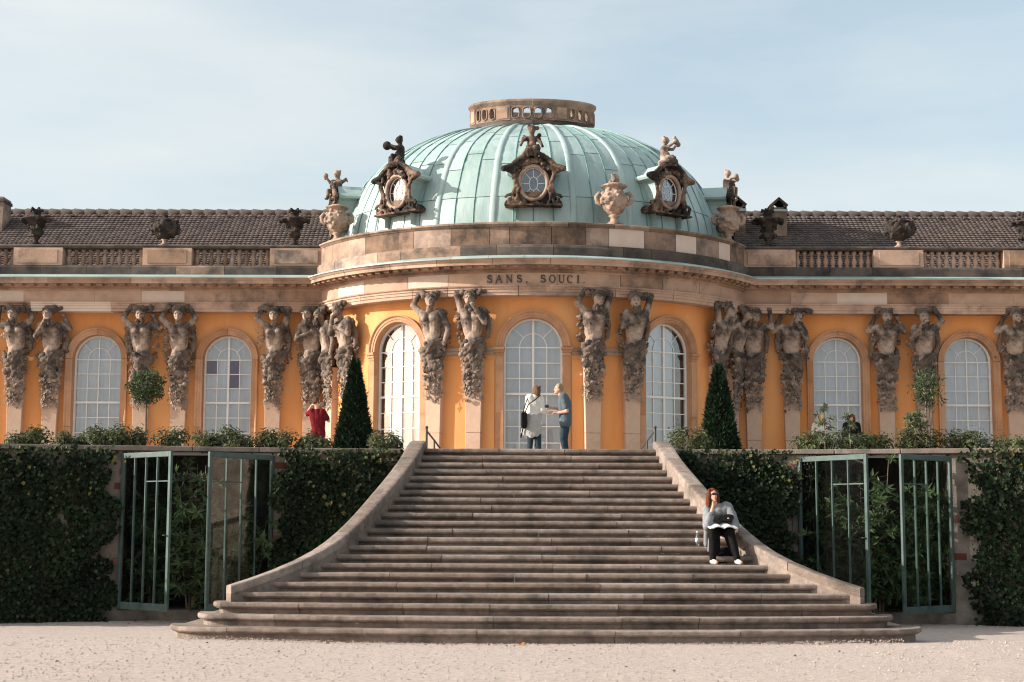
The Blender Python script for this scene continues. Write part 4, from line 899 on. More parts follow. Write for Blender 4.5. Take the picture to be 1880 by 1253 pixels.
# ------------------------------------------------------------------ dormers with oval windows
def dormer(th_deg, detail=True):
    th = R(th_deg); nx, ny = math.sin(th) / KY, -math.cos(th); rz = math.atan2(math.sin(th) * 0.93, math.cos(th))
    p = dome_pt(th, 0.02); zb = at(977, 381, 43.3).z; o = empty('dormer', (p.x, p.y, zb), rz, palace)
    half = [(0.80, 0.0), (0.82, 0.10), (0.74, 0.20), (0.60, 0.27), (0.52, 0.40), (0.50, 0.62), (0.53, 0.84), (0.58, 0.96), (0.80, 1.00), (0.84, 1.06), (0.78, 1.14), (0.60, 1.18), (0.44, 1.32), (0.26, 1.46), (0.0, 1.52)]
    out = half + [(-x, z) for x, z in half[-2::-1]]
    cx, cz, rx, rz_ = 0, 0.66, 0.37, 0.46; F0, F1 = -0.16, 0.9
    n_ = len(out); ov = []
    for x, z in out:
        a = math.atan2((z - cz) / rz_, (x - cx) / rx); ov.append((cx + rx * math.cos(a), cz + rz_ * math.sin(a)))
    b = MB(); v = [(x, F0, z) for x, z in out] + [(x, F0 - 0.03, z) for x, z in ov] + [(x, F0 + 0.16, z) for x, z in ov]
    fs = [(i, i + 1, n_ + i + 1, n_ + i) for i in range(n_ - 1)] + [(n_ + i, n_ + i + 1, 2 * n_ + i + 1, 2 * n_ + i) for i in range(n_ - 1)]
    fs += [(n_ - 1, 0, n_, 2 * n_ - 1), (2 * n_ - 1, n_, 2 * n_, 3 * n_ - 1)]
    b.add(v, fs); b.build('surround', M_DORMER, o)
    sh = [(x * 0.93, z) for x, z in half[4:]]; sh = [(0.5, -0.35), (0.5, 0.2)] + sh; sh = sh + [(-x, z) for x, z in sh[-2::-1]]
    v = [(x, F0 + 0.004, z) for x, z in sh] + [(x, F1 + 0.6, z) for x, z in sh]; m = len(sh)
    MB().add(v, [(i, i + 1, m + i + 1, m + i) for i in range(m - 1)], False).build('dormer_roof', M_COPPER, o, fix=False)
    MB().prism(half[:4] + [(0.5, 0.27), (-0.5, 0.27)] + [(-x, z) for x, z in half[3::-1]], F0 + 0.005, 0.5).build('dormer_base', M_DORMER, o)
    rim = [(cx + rx * math.cos(R(a)) * 1.07, F0 - 0.045, cz + rz_ * math.sin(R(a)) * 1.06) for a in range(0, 361, 12)]
    MB().tube(rim, 0.06, 7, caps=False).build('oval_moulding', M_ATTIC, o)
    # carved ornament: scrolls, ears, arched pediment, shell and garlands, merged into one carving
    c = MB(); rq = random.Random(th_deg + 100)
    for sg in (-1, 1):
        sp = [(sg * (0.66 + (0.17 - 0.011 * i) * math.cos(R(20 + 32 * i)) * 0.9), F0 - 0.07 - 0.004 * i, 0.17 + (0.17 - 0.011 * i) * math.sin(R(20 + 32 * i))) for i in range(14)]; c.tube(sp, 0.048, 6)
        c.tube([(sg * 0.60, F0 - 0.06, 0.30), (sg * 0.53, F0 - 0.09, 0.5), (sg * 0.52, F0 - 0.09, 0.75), (sg * 0.60, F0 - 0.08, 0.95), (sg * 0.74, F0 - 0.08, 1.03)], [0.07, 0.05, 0.05, 0.06, 0.07], 7)
        c.tube([(sg * 0.86, F0 - 0.10, 1.06), (sg * 0.62, F0 - 0.11, 1.14), (sg * 0.45, F0 - 0.12, 1.30), (sg * 0.24, F0 - 0.12, 1.45), (0, F0 - 0.12, 1.52)], [0.085, 0.08, 0.075, 0.075, 0.085], 8)
        c.ball((sg * 0.84, F0 - 0.1, 1.06), (0.10, 0.1, 0.085))
        for q in range(16):
            u = q / 15; c.ball((sg * (0.50 + 0.07 * math.sin(u * 6) + rq.uniform(-.04, .04)), F0 - 0.10, 1.12 - 0.85 * u), rq.uniform(0.035, 0.065))
    for q in range(24):
        a = R(rq.uniform(35, 145)); k = rq.uniform(1.18, 1.5); c.ball((math.cos(a) * rx * k, F0 - rq.uniform(0.06, 0.14), cz + math.sin(a) * rz_ * k), rq.uniform(0.04, 0.075))
    for q in range(22):
        x = rq.uniform(-0.62, 0.62); c.ball((x, F0 - rq.uniform(0.05, 0.12), 0.10 + 0.10 * (x / 0.6) ** 2 + rq.uniform(-.06, .05)), rq.uniform(0.035, 0.06))
    c.box((0, F0 - 0.05, 0.025), (1.66, 0.16, 0.05))
    for q in range(10): c.ball((rq.uniform(-.17, .17), F0 - 0.12, 1.52 + rq.uniform(-.05, .14)), rq.uniform(0.06, 0.11))
    ob = c.build('carving', M_DORMER, o, fix=False); voxel(ob, 0.022, 1, 0.03, 0.05)
    # oval light with radiating bars
    gl = [(cx + rx * math.cos(R(a)), cz + rz_ * math.sin(R(a))) for a in range(0, 360, 12)]
    yg = F0 + 0.06
    fr = MB(); fr.tube([(x, yg, z) for x, z in [(x * .96, cz + (z - cz) * .96) for x, z in gl]] + [(gl[0][0] * .96, yg, cz)], 0.022, 6, caps=False); fr.build('oval_frame', M_WHITE, o)
    MB().tube([(0.33 * rx * math.cos(R(a)), yg, cz + 0.42 * rz_ * math.sin(R(a))) for a in range(0, 361, 20)], 0.012, 6, caps=False).build('glazing_bar', M_WHITE, o)
    for a in range(0, 360, 45):
        MB().tube([(0.33 * rx * math.cos(R(a)), yg, cz + 0.42 * rz_ * math.sin(R(a))), (rx * .96 * math.cos(R(a)), yg, cz + .96 * rz_ * math.sin(R(a)))], 0.012, 6).build('glazing_bar', M_WHITE, o)
    inner = [(0.33 * rx * math.cos(R(a)), cz + 0.42 * rz_ * math.sin(R(a))) for a in range(0, 360, 15)]
    MB().prism(inner, yg + .004, yg + .008).build('pane', G_PANE, o)
    for a in range(0, 360, 45):
        seg = [(rx * math.cos(R(a + q)), cz + rz_ * math.sin(R(a + q))) for q in range(0, 46, 9)] + [(0.33 * rx * math.cos(R(a + q)), cz + 0.42 * rz_ * math.sin(R(a + q))) for q in range(45, -1, -9)]
        MB().prism(seg, yg + .004, yg + .008).build('pane', G_PANE, o)
    MB().prism(gl, yg + 0.10, yg + 0.12).build('window_backing', M_GLOOM, o)
    return o
M_GLOOM = mat('grey_blind', (0.16, 0.17, 0.20), (0.12, 0.13, 0.16), 3, 0.9, 0)
DORM = [-79, -39.5, 0, 39.5, 79]
for a in DORM: dormer(a)
# ------------------------------------------------------------------ leaves as many small folded blades in one mesh
def leaf_mesh(name, P, Nrm, size, width, m, parent=None, droop=0.3, fold=0.25, seed=0, tang=None, link_it=True):
    r_ = np.random.default_rng(seed); P = np.asarray(P, float); n = len(P); Nrm = np.asarray(Nrm, float)
    Nrm = Nrm / (np.linalg.norm(Nrm, axis=1, keepdims=True) + 1e-9); size = np.broadcast_to(np.asarray(size, float), (n,))[:, None]
    T = r_.normal(size=(n, 3)) if tang is None else np.asarray(tang, float) + r_.normal(size=(n, 3)) * 0.25
    T[:, 2] -= droop * 1.5; T -= (T * Nrm).sum(1, keepdims=True) * Nrm; T /= (np.linalg.norm(T, axis=1, keepdims=True) + 1e-9)
    B = np.cross(Nrm, T)
    v = np.stack([P, P + T * size * 0.45 + B * size * width / 2 + Nrm * size * fold * 0.4, P + T * size + Nrm * size * -0.05, P + T * size * 0.45 - B * size * width / 2 + Nrm * size * fold * 0.4], 1).reshape(-1, 3)
    f = (np.array([[0, 1, 2], [0, 2, 3]])[None] + (np.arange(n) * 4)[:, None, None]).reshape(-1, 3)
    me = bpy.data.meshes.new(name); me.from_pydata(v.tolist(), [], f.tolist()); me.materials.append(m)
    return link(name, me, parent)

# ------------------------------------------------------------------ carved herms carrying the entablature
ARM = {'up': ((.47, .26, 7.66), (.26, .24, 8.0)), 'over': ((.40, .24, 7.92), (-.06, .26, 7.98)), 'out': ((.50, .26, 7.42), (.44, .22, 7.96)),
       'cross': ((.40, .40, 7.06), (-.04, .46, 7.28)), 'down': ((.46, .24, 6.98), (.36, .32, 6.62)), 'chin': ((.36, .46, 7.12), (.08, .50, 7.58)), 'back': ((.50, .16, 7.35), (.30, .10, 7.75))}
def herm(x, y, rz, spec, seed):
    la, ra, hx, lean, sex, mass = spec; o = empty('herm', (x, y, 0), rz, palace); rr = random.Random(seed)
    P = lambda a, b, c: (a, -b, c)
    # tapered shaft
    for z0, z1, w0, w1, m, nm in ((Z_FL, 4.2, .40, .43, M_SHAFT, 'shaft_stone'), (4.206, 5.35, .43, .475, M_SHAFT, 'shaft_stone'), (5.356, 6.3, .475, .50, M_SHAFT, 'shaft_stone')):
        d = 0.2; v = [P(sx * w / 2, dd, z) for z, w in ((z0, w0), (z1, w1)) for sx, dd in ((-1, -.05), (1, -.05), (1, d), (-1, d))]
        MB().add(v, [(3, 2, 1, 0), (4, 5, 6, 7), (0, 1, 5, 4), (1, 2, 6, 5), (2, 3, 7, 6), (3, 0, 4, 7)]).build(nm, m, o, bevel=0.012)
    # figure
    c = MB(); L = lean
    c.cap(P(0, .20, 5.95), .17, P(L * .2, .24, 6.5), .235); c.cap(P(-.06 + L * .2, .24, 6.48), .20, P(L * .5, .23, 6.85), .185); c.cap(P(.06 + L * .2, .24, 6.48), .20, P(L * .5, .23, 6.85), .185)
    for sg in (-1, 1):
        c.cap(P(L * .5 + sg * .06, .23, 6.85), .165, P(L + sg * .13, .25, 7.28), .185); c.cap(P(L + sg * .10, .24, 7.3), .17, P(L + sg * .25, .22, 7.46), .115)
        c.ball(P(L + sg * .115, .39, 7.26), (.105, .085, .085) if sex == 'f' else (.12, .06, .09))
        el, ha = ARM[la if sg < 0 else ra]; ex, eo, ez = el; hx_, ho, hz = ha
        el = P(L * .7 + sg * ex, eo, ez); ha = P(L * .7 + sg * hx_, ho, hz)
        c.cap(P(L + sg * .27, .23, 7.46), .105, el, .078); c.cap(el, .080, ha, .055); c.ball(ha, (.07, .06, .075))
        for q in range(3): c.cap(ha, .025, (ha[0] - sg * .05 + q * .03, ha[1] - .05, ha[2] + .03), .02)
    hd = Vector(P(L + hx, .38, 7.74)); c.cap(P(L, .27, 7.5), .09, hd, .08); c.ball(hd, (.135, .155, .18)); c.ball(hd + Vector((hx * .4, -.15, -.02)), (.028, .045, .05)); c.ball(hd + Vector((hx * .3, -.10, -.12)), (.06, .06, .05))
    dk = MB()
    for q in range(26 if sex == 'f' else 20):
        a, e = rr.uniform(0, 6.28), rr.uniform(0.1, 1.3); dk.ball(hd + Vector((math.cos(a) * math.cos(e) * .14, abs(math.sin(a)) * math.cos(e) * .14, math.sin(e) * .17)) + Vector((0, .02, .02)), rr.uniform(.045, .08))
    for sg in (-1, 1):
        dk.ball(hd + Vector((hx * .35 + sg * .055, -.135, .015)), (.030, .022, .022)); c.tube([hd + Vector((hx * .35 + sg * .02, -.155, .05)), hd + Vector((hx * .35 + sg * .09, -.125, .045))], .018, 6)
    dk.ball(hd + Vector((hx * .35, -.145, -.085)), (.038, .02, .013))
    if sex == 'm':
        for q in range(14): dk.ball(hd + Vector((rr.uniform(-.10, .10), -.11 + rr.uniform(-.04, .03), -.13 - rr.uniform(0, .16))), rr.uniform(.03, .055))
    # cushion of drapery or fruit between head, hands and architrave
    for q in range(22 if mass else 12):
        dk.ball(P(L + hx * .5 + rr.uniform(-.30, .30) + mass * rr.uniform(0, .25), rr.uniform(.12, .34), 7.93 + rr.uniform(-.05, .05)), rr.uniform(.05, .09))
    # swathes of cloth over hip and shoulder
    s1 = rr.choice((-1, 1))
    dk.tube([P(L * .3 - s1 * .30, .22, 6.75), P(L * .3 - s1 * .1, .46, 6.62), P(L * .3 + s1 * .16, .44, 6.45), P(L * .3 + s1 * .30, .24, 6.40)], [.05, .07, .07, .05], 8)
    dk.tube([P(L * .3 - s1 * .28, .22, 6.62), P(L * .3, .48, 6.46), P(L * .3 + s1 * .24, .32, 6.28)], [.05, .065, .05], 8)
    dk.tube([P(L - s1 * .33, .14, 7.5), P(L - s1 * .40, .14, 7.1), P(L - s1 * .36, .16, 6.75)], [.05, .075, .06], 8)
    # leafy skirt melting into the shaft
    for q in range(64):
        u = rr.random(); z = 6.5 - 1.22 * u; w = .30 - .10 * u; c.ball(P(rr.uniform(-w, w) + L * .2 * (1 - u), .22 + rr.uniform(-.02, .14) * (1 - .6 * u), z), rr.uniform(.035, .085) * (1 - .25 * u))
    for q in range(46):       # crusted leaf bosses round hips and flanks
        u = rr.random(); a = rr.uniform(-1.35, 1.35); z = 6.66 - .75 * u; dk.ball(P(math.sin(a) * (.33 - .08 * u) + L * .3, .20 + .20 * math.cos(a) * (1 - .3 * u), z), rr.uniform(.035, .075))
    sg = rr.choice((-1, 1))
    for q in range(16): dk.ball(P(L * .6 + sg * rr.uniform(.26, .40), rr.uniform(.08, .22), rr.uniform(6.7, 7.5)), rr.uniform(.035, .075))
    def lift(v):     # upper body leans out so that head and hands reach up in front of the architrave
        t = min(max((v[2] - 6.6) / 1.2, 0), 1); t = t * t * (3 - 2 * t)
        return (v[0] * 1.10, v[1] - .19 * t, 5.3 + (v[2] - 5.3) * 1.055)
    c.v = [lift(v) for v in c.v]; dk.v = [lift(v) for v in dk.v]
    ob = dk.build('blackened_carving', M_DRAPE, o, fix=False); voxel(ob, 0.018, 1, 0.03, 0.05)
    ob = c.build('figure', M_FIGURE, o, fix=False); voxel(ob, 0.017, 1, 0.010, 0.06)
    # undercut leaves and vine sprays
    Pn, Nn, Sz = [], [], []; rn = np.random.default_rng(seed + 50)
    for q in range(150):
        u = rn.random(); z = 6.62 - 1.50 * u; w = .36 - .12 * u; a = rn.uniform(-1.2, 1.2)
        Pn.append((math.sin(a) * w + L * .2, -(.20 + .17 * math.cos(a) * (1 - .45 * u)), z)); Nn.append((math.sin(a), -1.0, .2)); Sz.append(rn.uniform(.07, .14))
    for cl in range(rr.randint(2, 4)):
        sg = rr.choice((-1, 1)); cx_, cz_ = sg * rr.uniform(.31, .38), rr.uniform(6.5, 7.4)
        for q in range(20):
            Pn.append((cx_ + rn.normal() * .05, -(.10 + rn.random() * .16), cz_ + rn.normal() * .14)); Nn.append((sg * .3 + rn.normal() * .3, -1, rn.normal() * .3)); Sz.append(rn.uniform(.07, .13))
    tag(leaf_mesh('leaf_garland', [lift(v) for v in Pn], Nn, Sz, 0.75, M_FIGURE, o, 0.5, 0.35, seed), kind='stuff')
    return o
# left arm, right arm, head shift, lean, sex, load to one side
WH = [(-15.5, ('out', 'up', -.04, .0, 'm', 0)), (-14.45, ('chin', 'back', -.06, .02, 'm', 0)), (-11.73, ('up', 'back', .03, -.02, 'm', 0)), (-10.6, ('up', 'up', .02, .0, 'f', 0)),
      (-7.77, ('up', 'over', .0, .04, 'f', -.6)), (-6.63, ('cross', 'up', -.12, .02, 'm', .5)), (6.63, ('up', 'out', .05, -.02, 'f', 0)), (7.77, ('back', 'chin', .14, .0, 'm', .6)),
      (10.6, ('back', 'back', -.02, .0, 'm', 0)), (11.73, ('chin', 'up', -.04, .0, 'm', .4)), (14.45, ('back', 'out', .0, .0, 'm', 0))]
for i, (x, sp) in enumerate(WH): herm(x, YW, 0.0, sp, 100 + i)
RH = [(-5.88, ('up', 'down', .05, .0, 'm', 0)), (-5.28, ('chin', 'cross', .0, .02, 'f', 0)), (-2.72, ('up', 'down', .08, -.02, 'f', -.7)), (-1.62, ('over', 'chin', -.02, .0, 'm', .2)),
      (1.62, ('up', 'over', .06, .0, 'm', 0)), (2.72, ('cross', 'over', -.10, .02, 'm', .8)), (5.28, ('over', 'up', .06, .02, 'f', 0)), (5.88, ('back', 'down', .05, .0, 'm', 0))]
for i, (x, sp) in enumerate(RH):
    p, n = s_frame(s_of_x(x)); herm(p.x, p.y, math.atan2(n.x, -n.y), sp, 200 + i)

# ------------------------------------------------------------------ urns
def urn(px, pyb, kind, Y, label, m, H, group, zb=None, seed=0):
    p = at(px, pyb, Y); o = thing('urn', label, 'urn', (p.x, Y, zb if zb is not None else p.z), 0, group); rr = random.Random(seed); k = H
    MB().lathe([(.19 * k, 0), (.19 * k, .04 * k), (.13 * k, .06 * k), (.07 * k, .11 * k), (.065 * k, .17 * k), (.11 * k, .20 * k), (.09 * k, .22 * k)], 16).build('foot', m if kind != 'lidded' else M_URN_PALE, o)
    if kind == 'krater':
        b = [(.07, .2), (.15, .25), (.17, .33), (.14, .42), (.15, .52), (.20, .60), (.30, .66), (.40, .69), (.41, .72), (.30, .735), (.20, .76), (.12, .78), (.10, .84), (.13, .88), (.09, .91)]
        c = MB().lathe([(r_ * k, z * k) for r_, z in b], 20)
        for q in range(26): a = rr.uniform(0, 6.28); z = rr.uniform(.24, .66); c.ball((math.cos(a) * .19 * k, math.sin(a) * .19 * k, z * k), rr.uniform(.03, .055) * k)
        for q in range(12): a = rr.uniform(0, 6.28); c.ball((math.cos(a) * .36 * k, math.sin(a) * .36 * k, (.68 + rr.uniform(-.03, .02)) * k), rr.uniform(.04, .07) * k)
        ob = c.build('bowl', m, o, fix=False); voxel(ob, 0.02, 1, 0.02, 0.06)
        f = MB()
        for q in range(5): a = 6.28 * q / 5 + .4; f.tube([(0, 0, .86 * k), (math.cos(a) * .08 * k, math.sin(a) * .08 * k, .94 * k), (math.cos(a) * .15 * k, math.sin(a) * .15 * k, (.95 + .05 * rr.random()) * k), (math.cos(a) * .17 * k, math.sin(a) * .17 * k, .91 * k)], [.06 * k, .05 * k, .04 * k, .03 * k], 7)
        ob = f.build('finial', m, o, fix=False); voxel(ob, 0.018, 1)
    elif kind == 'lidded':
        b = [(.08, .2), (.18, .26), (.32, .36), (.42, .48), (.45, .58), (.40, .68), (.31, .74), (.38, .77), (.35, .80), (.20, .85), (.10, .90), (.07, .93), (.10, .96), (.05, 1.0)]
        c = MB().lathe([(r_ * k, z * k) for r_, z in b], 20)
        for q in range(60):
            a = rr.uniform(0, 6.28); z = rr.uniform(.32, .80); r0 = float(np.interp(z, [q_[1] for q_ in b[:8]], [q_[0] for q_ in b[:8]])) * k; c.ball((math.cos(a) * r0, math.sin(a) * r0, z * k), rr.uniform(.04, .09) * k)
        ob = c.build('bowl', m, o, fix=False); voxel(ob, 0.02, 1, 0.025, 0.06)
    else:
        b = [(.06, .2), (.12, .25), (.20, .34), (.255, .46), (.26, .54), (.21, .62), (.17, .67), (.16, .70), (.20, .725), (.25, .755), (.25, .775), (.18, .79), (.14, .82)]
        c = MB().lathe([(r_ * k, z * k) for r_, z in b], 24)
        for q in range(46):
            a = rr.uniform(0, 6.28); z = rr.uniform(.30, .66); r0 = float(np.interp(z, [q_[1] for q_ in b[:8]], [q_[0] for q_ in b[:8]])) * k; c.ball((math.cos(a) * r0, math.sin(a) * r0, z * k), rr.uniform(.025, .05) * k)
        ob = c.build('bowl', m, o, fix=False); voxel(ob, 0.02, 1, 0.02, 0.06)
        for sg in (-1, 1):
            h = MB().tube([(sg * .23 * k, -.03, .42 * k), (sg * .31 * k, -.03, .47 * k), (sg * .33 * k, -.03, .56 * k), (sg * .28 * k, -.03, .63 * k), (sg * .21 * k, -.03, .61 * k)], [.045 * k, .05 * k, .045 * k, .04 * k, .03 * k], 8); h.build('handle', m, o)
        if kind == 'finial':
            f = MB()
            for q in range(16): u = q / 15; f.ball((rr.uniform(-.1, .1) * k * (1 - .7 * u), rr.uniform(-.08, .08) * k * (1 - .7 * u), (.80 + .2 * u) * k), rr.uniform(.03, .06) * k * (1 - .3 * u))
            ob = f.build('lid_finial', m, o, fix=False); voxel(ob, 0.018, 1, 0.015, 0.05)
    return o
GB = 'dark urns on the wing balustrades'
urn(65, 447, 'krater', YW - .02, 'dark wide-rimmed stone urn on the balustrade at the far left', M_URN, 1.16, GB, zR1, 1)
urn(302, 447, 'lidded', YW - .02, 'dark garlanded lidded urn on the middle pedestal of the left balustrade', M_URN, 0.98, GB, zR1, 2)
urn(540, 447, 'krater', YW - .02, 'dark wide-rimmed urn on the left balustrade next to the dome', M_URN, 1.16, GB, zR1, 3)
urn(1411, 453, 'krater', YW - .02, 'dark wide-rimmed urn on the right balustrade next to the dome', M_URN, 1.20, GB, zR1, 4)
urn(1651, 453, 'lidded', YW - .02, 'dark globe-shaped urn on the middle pedestal of the right balustrade', M_URN, 1.02, GB, zR1, 5)
urn(1884, 455, 'krater', YW - .02, 'brown urn cut by the right picture edge on the balustrade', M_URN, 1.12, GB, zR1, 6)
def attic_xy(deg, o=0.10): t = R(deg); return (EA + o) * math.sin(t), YCEN - (EB + o) * math.cos(t)
GD = 'pale urns at the foot of the dome'
x, y = attic_xy(20.2); u = urn(1120, 405, 'finial', y, 'large pale handled urn standing free before the right of the dome', M_URN_PALE, 1.52, GD, zT1, 7); u.location.x = x
for sd, lb in ((-1, 'pale garlanded urn at the left edge of the dome'), (1, 'weathered pale urn at the right edge of the dome')):
    x, y = attic_xy(sd * 62.5, 0.12); u = urn(630, 430, 'plain', y, lb, M_URN_PALE, 1.42, GD, zT1, 8 + sd); u.location.x = x

# ------------------------------------------------------------------ putti on the dormers and at the dome's edges
def putto(x, y, z, rz, H, pose, label, m, seed):
    o = thing('putto_statue', label, 'statue', (x, y, z), rz, 'putti around the dome'); c = MB(); k = H / 0.78; S = lambda *a: tuple(q * k for q in a); rr = random.Random(seed)
    for q in range(9): c.ball(S(rr.uniform(-.2, .2), rr.uniform(-.1, .12), rr.uniform(-.06, .05)), rr.uniform(.07, .12) * k)
    c.cap(S(0, 0, .14), .13 * k, S(0, .02, .40), .115 * k); c.ball(S(0, -.05, .22), (.125 * k, .11 * k, .12 * k))
    c.cap(S(0, .01, .44), .06 * k, S(0, -.01, .58), .07 * k); hd = Vector(S(pose.get('hx', 0), -.03, .65)); c.ball(hd, (.10 * k, .11 * k, .115 * k)); c.ball(hd + Vector(S(0, -.11, -.01)), .022 * k)
    for q in range(10): a = rr.uniform(0, 6.28); c.ball(hd + Vector(S(math.cos(a) * .08, abs(math.sin(a)) * .07, rr.uniform(.0, .10))), .04 * k)
    for sg in (-1, 1):
        kn = pose['knee'][0 if sg < 0 else 1]; an = pose['ankle'][0 if sg < 0 else 1]
        c.cap(S(sg * .08, -.02, .12), .085 * k, S(*kn), .06 * k); c.cap(S(*kn), .06 * k, S(*an), .042 * k); c.cap(S(*an), .035 * k, S(an[0], an[1] - .09, an[2] - .02), .028 * k)
        el = pose['elbow'][0 if sg < 0 else 1]; ha = pose['hand'][0 if sg < 0 else 1]
        c.cap(S(sg * .11, .01, .43), .055 * k, S(*el), .044 * k); c.cap(S(*el), .044 * k, S(*ha), .034 * k); c.ball(S(*ha), .04 * k)
    for q in pose.get('held', ()): c.ball(S(*q[:3]), q[3] * k)
    if pose.get('wing'):
        for sg in (-1, 1): c.tube([S(sg * .06, .08, .40), S(sg * .20, .14, .50), S(sg * .26, .14, .40)], [.05 * k, .06 * k, .02 * k], 6)
    ob = c.build('figure', m, o, fix=False); voxel(ob, 0.016, 2)
    return o
LEGS = dict(knee=[(-.12, -.26, .14), (.13, -.25, .16)], ankle=[(-.13, -.28, -.10), (.16, -.24, -.10)])
PZ = at(977, 283, 43.15).z
def dorm_top(deg): p = dome_pt(R(deg), 0.02); n = Vector((math.sin(R(deg)) * .93, -math.cos(R(deg)))); return p.x + n.x * 0.0, p.y + n.y * 0.0
x, y = dorm_top(-39.5); putto(x - .05, y, PZ + .06, R(-75), .80, dict(LEGS, elbow=[(-.18, -.16, .42), (.18, -.16, .40)], hand=[(-.10, -.30, .46), (.10, -.30, .46)], held=[(0, -.38, .46, .13)]), 'dark putto holding a ball on the left dormer, seen from the side', M_URN, 1)
x, y = dorm_top(0); putto(x - .05, y, PZ + .02, R(5), .86, dict(LEGS, elbow=[(-.24, -.08, .34), (.22, -.10, .30)], hand=[(-.30, -.16, .20), (.26, -.18, .18)], held=[(.16, .06, .45, .07), (.2, .04, .52, .06), (.14, 0, .7, .06)], wing=True), 'dark brown seated putto on top of the central dormer', M_DORMER, 2)
x, y = dorm_top(39.5); putto(x, y, PZ + .06, R(70), .80, dict(LEGS, elbow=[(-.16, -.18, .44), (.18, -.20, .42)], hand=[(-.08, -.28, .54), (.10, -.30, .50)], held=[(0, -.33, .60, .09), (.05, -.38, .52, .08), (-.03, -.3, .7, .06)]), 'pale putto lifting flowers on the right dormer', M_FIGURE, 3)
x, y = dorm_top(-79); zz = at(630, 362, y).z; putto(x - .12, y - .1, zz, R(-40), .84, dict(LEGS, elbow=[(-.20, -.12, .40), (.20, -.10, .38)], hand=[(-.24, -.22, .54), (.10, -.22, .36)], held=[(-.26, -.24, .60, .08), (-.30, -.2, .54, .06)], wing=True), 'brown putto above the pale urn at the left edge of the dome', M_FIGURE, 4)
x, y = dorm_top(79); zz = at(1325, 357, y).z; putto(x + .12, y - .1, zz, R(60), .76, dict(LEGS, elbow=[(-.16, -.18, .42), (.18, -.18, .40)], hand=[(-.06, -.26, .46), (.08, -.26, .44)], held=[(0, -.30, .52, .10), (.06, -.32, .44, .08)]), 'grey putto above the urn at the right edge of the dome', M_URN_PALE, 5)
# ------------------------------------------------------------------ vegetation
def rs_(seed): return np.random.default_rng(seed)
def ivy(x0, x1, z0, z1, n, label, seed, gold=0, hang=0.25):
    o = thing('ivy', label, 'ivy', ((x0 + x1) / 2, wall_y((x0 + x1) / 2), 0), 0, 'ivy on the terrace walls'); r_ = rs_(seed); cx = o.location
    k = int(n * 1.0); xx = x0 + (x1 - x0) * r_.random(k); zz = z0 + (z1 - z0) * r_.random(k)
    # patchy cover with thin places, swelling in clumps
    nz = np.sin(xx * 3.1 + seed) * np.sin(zz * 2.7 + seed * 1.7) + 0.6 * np.sin(xx * 6.3 + zz * 4.4 + seed)
    rag0, rag1 = .16 * np.sin(zz * 5.1 + seed) + .10 * np.sin(zz * 13 + 2) + .1 * r_.random(k), .16 * np.sin(zz * 4.3 + seed * 2) + .10 * np.sin(zz * 11 + 1) + .1 * r_.random(k)
    keep = (nz > -1.42) & (xx > x0 + rag0 + .08) & (xx < x1 - rag1 - .08) & ((zz < z1 - .22 + .12 * np.sin(xx * 4.7 + seed) + .08 * np.sin(xx * 11)) | (r_.random(k) < .18)); xx, zz, nz = xx[keep], zz[keep], nz[keep]; k = len(xx)
    dep = 0.03 + (0.15 + 0.09 * nz) * r_.random(k) ** 0.7 + 0.05 * r_.random(k)
    yy = np.array([wall_y(a) for a in xx]) - np.abs(dep)
    P = np.stack([xx - cx.x, yy - cx.y, zz], 1); N_ = np.stack([r_.normal(size=k) * .45, -np.ones(k), .35 + r_.normal(size=k) * .35], 1)
    leaf_mesh('foliage', P, N_, .05 + .07 * r_.random(k), .95, M_IVY, o, .9, .3, seed)
    ky = int(k * .05); yx = x0 + .15 + (x1 - x0 - .3) * r_.random(ky); yz = z1 - .05 - (z1 - z0) * r_.random(ky) ** 2.6
    Py = np.stack([yx - cx.x, np.array([wall_y(a) for a in yx]) - .14 - .14 * r_.random(ky) - cx.y, yz], 1)
    leaf_mesh('lit_foliage', Py, np.stack([r_.normal(size=ky) * .5, -np.ones(ky), .4 + r_.normal(size=ky) * .4], 1), .04 + .06 * r_.random(ky), .9, M_IVY_LIT, o, .8, .3, seed + 5)  # paler leaves, thickest near the top, painted as if lit
    if gold:
        P2, N2 = [], []
        for q in range(gold):
            gx = x0 + (x1 - x0) * r_.random(); gz = z1 - .1 - abs(r_.normal()) * .45
            if q % 3 == 0: cxq, czq = gx, gz
            P2.append((cxq + r_.normal() * .12 - cx.x, wall_y(cxq) - .16 - .1 * r_.random() - cx.y, max(czq + r_.normal() * .15, z0 + .2))); N2.append((r_.normal() * .4 - .2, -1, .4))
        leaf_mesh('autumn_leaves', P2, N2, .07 + .05 * r_.random(len(P2)), .9, M_IVY_GOLD, o, .9, .25, seed + 1)
    for q in range(7):
        sx = x0 + (x1 - x0) * (q + .5) / 7; pts = [(sx + .12 * math.sin(t * 2.3 + q) - cx.x, wall_y(sx) - .035 - cx.y, ground_z(sx, 29) - .02 + t * (z1 - .2) / 6) for t in range(7)]
        MB().tube(pts, [.018, .016, .014, .012, .01, .008, .006], 6).build('stem', M_BARK, o)
    return o
ivy(-13.2, -8.12, -.18, 3.2, 15000, 'dark ivy covering the wall at the far left', 11, 42)
ivy(-5.32, -2.5, -.1, 3.2, 9500, 'ivy between the left glazed doors and the steps', 12, 30)
ivy(2.55, 5.2, -.1, 3.2, 9500, 'ivy behind the seated woman right of the steps', 13, 12)
ivy(8.2, 13.2, -.18, 3.22, 12500, 'ivy on the wall at the far right beside bare stone', 14, 20)

